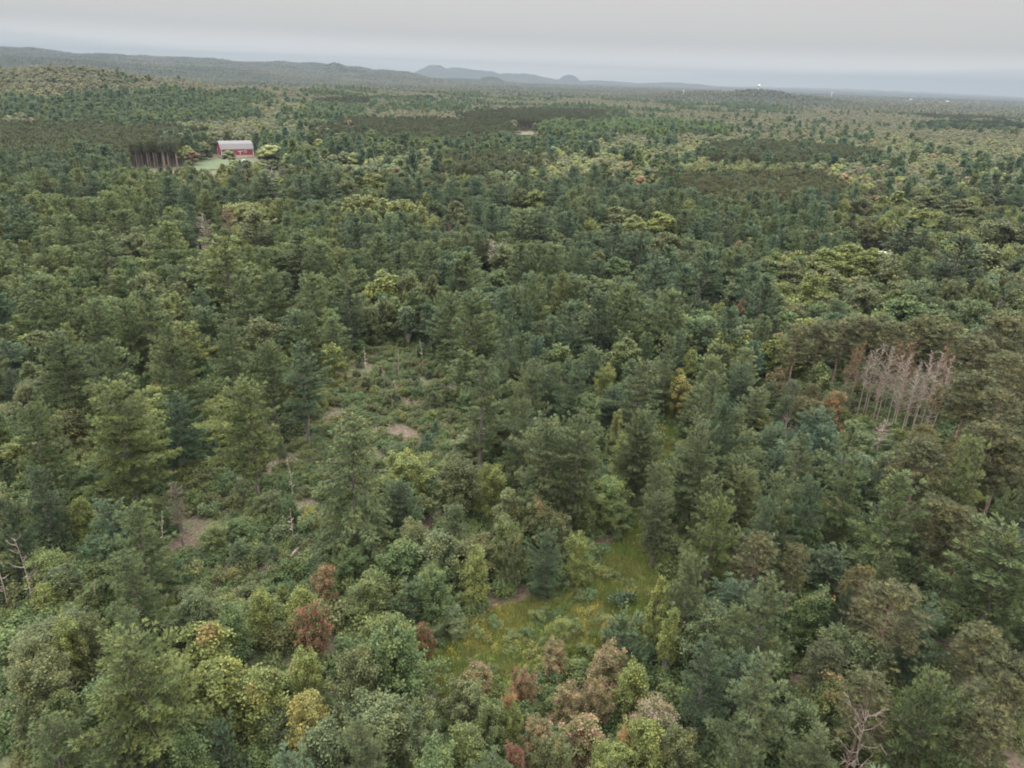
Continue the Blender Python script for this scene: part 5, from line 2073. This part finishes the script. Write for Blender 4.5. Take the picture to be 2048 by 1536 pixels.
# ------------------------------------------------------------------ haze
hz_top = 400.0
V, F = box(-19000, 19000, -500, 19500, -60, hz_top)
hz = poly_obj('haze', V, F, None) if False else None
me = bpy.data.meshes.new('haze')
me.from_pydata(V, [], F)
hm = bpy.data.materials.new('haze')
hm.use_nodes = True
t_ = hm.node_tree
t_.nodes.clear()
_o = nd(t_, 'ShaderNodeOutputMaterial')
_v = nd(t_, 'ShaderNodeVolumePrincipled')
_v.inputs['Color'].default_value = (.240, .292, .350, 1)
_v.inputs['Density'].default_value = 1.0e-4
_v.inputs['Anisotropy'].default_value = .1
t_.links.new(_v.outputs[0], _o.inputs['Volume'])
me.materials.append(hm)
hz = bpy.data.objects.new('haze', me)
hz['kind'], hz['label'] = 'stuff', 'thin blue air over the whole plain'
col.objects.link(hz)
print('min ground', float(min(v.co.z for v in bpy.data.meshes['ground'].vertices)), 'max', float(max(v.co.z for v in bpy.data.meshes['ground'].vertices)))

# ------------------------------------------------------------------ what each tree is called
FAMCAT = {'white_pine': 'pine tree', 'broadleaf_tree': 'broadleaf tree', 'red_pine': 'red pine', 'dead_tree': 'dead tree', 'shrub': 'shrub'}
LAND = [('the red barn', 470, 300), ('the yellow flowered meadow', 1110, 1230), ('the bare grey dead pines', 1810, 755), ('the logged clearing', 800, 860), ('the drooping pine', 700, 960),
        ('the pale forked snag', 1745, 1470), ('the white roofed house', 1750, 500), ('the bright poplar clump', 765, 415), ('the rusty pine', 455, 440),
        ('the pinkish leafless tree', 1847, 545), ('the pink leaved thicket', 1160, 1400), ('the two broken snags', 578, 1010), ('the pale snag at the left edge', 29, 1130),
        ('the grey spreading leafless crown', 1584, 835), ('the narrow grass track', 1305, 960), ('the dark red sapling', 618, 1240), ('the tall thin limbed pine', 690, 590),
        ('the dense brown conifers', 1985, 800), ('the slanting log', 600, 1100), ('the little blue pine by the meadow', 1095, 1110), ('the rusty bush', 1676, 800), ('the yellow sapling tips', 1447, 690),
        ('the leafless conifer at the gap', 345, 1000), ('the yard behind the barn', 560, 300)]
COLW = {'blue': 'bluish green', 'dark': 'dark green', 'green': 'deep green', 'lime': 'fresh green', 'olive': 'olive', 'yg': 'yellow green', 'bright': 'bright yellow green', 'sage': 'grey green',
        'brown': 'brownish green', 'darkred': 'dark olive', 'rust': 'rust coloured', 'pink': 'pinkish', 'red': 'dark red', 'magenta': 'crimson', 'yellow': 'golden yellow', 'grey': 'grey', 'leaf': 'leafy green', 'tan': 'pale brownish', 'umber': 'brownish olive', 'mid': 'muted olive'}
KW = {'P': 'layered pine', 'T': 'thin limbed pine', 'W': 'drooping pine', 'B': 'broadleaf tree', 'A': 'upright slender broadleaf tree', 'R': 'tufted pine', 'Q': 'bare poled pine', 'D': 'bare dead pine', 'Y': 'dead pine with rusty needles',
      'X': 'bare dead pine', 'G': 'leafless tree', 'V': 'bare forked snag', 'S': 'broken snag', 'U': 'low bush'}
ORD = 'nearest,second,third,fourth,fifth,sixth,seventh,eighth,ninth,tenth,eleventh,twelfth'.split(',')
DIRS = {'l': 'left of', 'r': 'right of', 'u': 'beyond', 'd': 'in front of'}
slots = {}
for fam in FAMCAT:
    mem = [t for t in singles if FAMILY[t['code']] == fam]
    for li, (ln, lx, ly) in enumerate(LAND):
        for dk in 'lrud':
            q = []
            for t in mem:
                dx, dy = t['tx'] - lx, (t['ty'] + t['py']) / 2 - ly
                d = ('l' if dx < 0 else 'r') if abs(dx) > abs(dy) else ('u' if dy < 0 else 'd')
                if d == dk:
                    q.append((math.hypot(dx, dy), t))
            q.sort(key=lambda a: a[0])
            for r_, (dist, t) in enumerate(q[:12]):
                slots.setdefault(id(t), []).append((r_ * 40 + dist, r_, ln, dk))
WCOL = {'grey': '', }
for t in singles:
    fam = FAMILY[t['code']]
    root = t['root']
    root['category'] = FAMCAT[fam]
    a = t['r'] / t['h']
    size = 'small' if t['h'] < 9 else 'broad' if a > .3 else 'slim' if a < .17 else 'tall' if t['h'] > 19 else ''
    cw = COLW.get(t['tn'] or 'green', 'green')
    if t['code'] in 'DYX' or t['code'] == 'S' or t['code'] == 'V':
        cw, size = ('grey' if t['code'] != 'Y' else ''), ''
    what = ' '.join(w for w in (size, cw, KW[t['code']]) if w)
    if t['share'] > .1:
        what += ' with orange tips'
    if t['code'] == 'W':
        root['label'] = 'big pine with hanging shaggy branches standing alone below the logged clearing'
        continue
    if id(t) in slots:
        sc, r_, ln, dk = min(slots[id(t)], key=lambda a: a[0])
        kind = {'white_pine': 'pine', 'broadleaf_tree': 'broadleaf', 'red_pine': 'tufted pine', 'dead_tree': 'dead tree', 'shrub': 'bush'}[fam]
        root['label'] = (f'{what}, the {ORD[r_]} {kind} {DIRS[dk]} {ln}' if r_ else f'{what}, the {kind} nearest {DIRS[dk]} {ln}')
        if len(root['label'].split()) > 16:
            root['label'] = root['label'].replace(' with rusty needles', '').replace(' coloured', '').replace(' by the meadow', '').replace(' at the left edge', '')
        if len(root['label'].split()) > 16:
            root['label'] = root['label'].replace(' with orange tips', '').replace('upright slender ', 'upright ').replace('the grey spreading leafless crown', 'the grey leafless crown')
    else:
        band = 'far up the wooded plain' if t['ty'] < 380 else 'in the middle woods' if t['ty'] < 700 else 'in the near woods'
        best = min(LAND, key=lambda q: math.hypot(t['tx'] - q[1], t['ty'] - q[2]))
        root['label'] = f'{what} {band}, out from {best[0]}'
    if len(root['label'].split()) > 16:
        root['label'] = root['label'].replace('small ', '').replace('broad ', '').replace('slim ', '').replace('tall ', '').replace(', the ', ', ')
        root['label'] = ' '.join(root['label'].replace('upright ', '').replace('dead pine with rusty needles', 'rusty dead pine').split()[:16])
    root['group'] = {'white_pine': 'layered pines of the forest', 'broadleaf_tree': 'broadleaf trees of the forest', 'red_pine': 'tufted pines of the dark stands', 'dead_tree': 'dead trees', 'shrub': 'bushes'}[fam] \
        if id(t) in slots else root['label']
from collections import Counter
_c = Counter(t['root']['label'] for t in singles)
for t in singles:
    if _c[t['root']['label']] > 1:
        t['root']['group'] = t['root']['label']
print('singles', len(singles), 'trees', len(trees), 'shared', sum(v for v in _c.values() if v > 1))
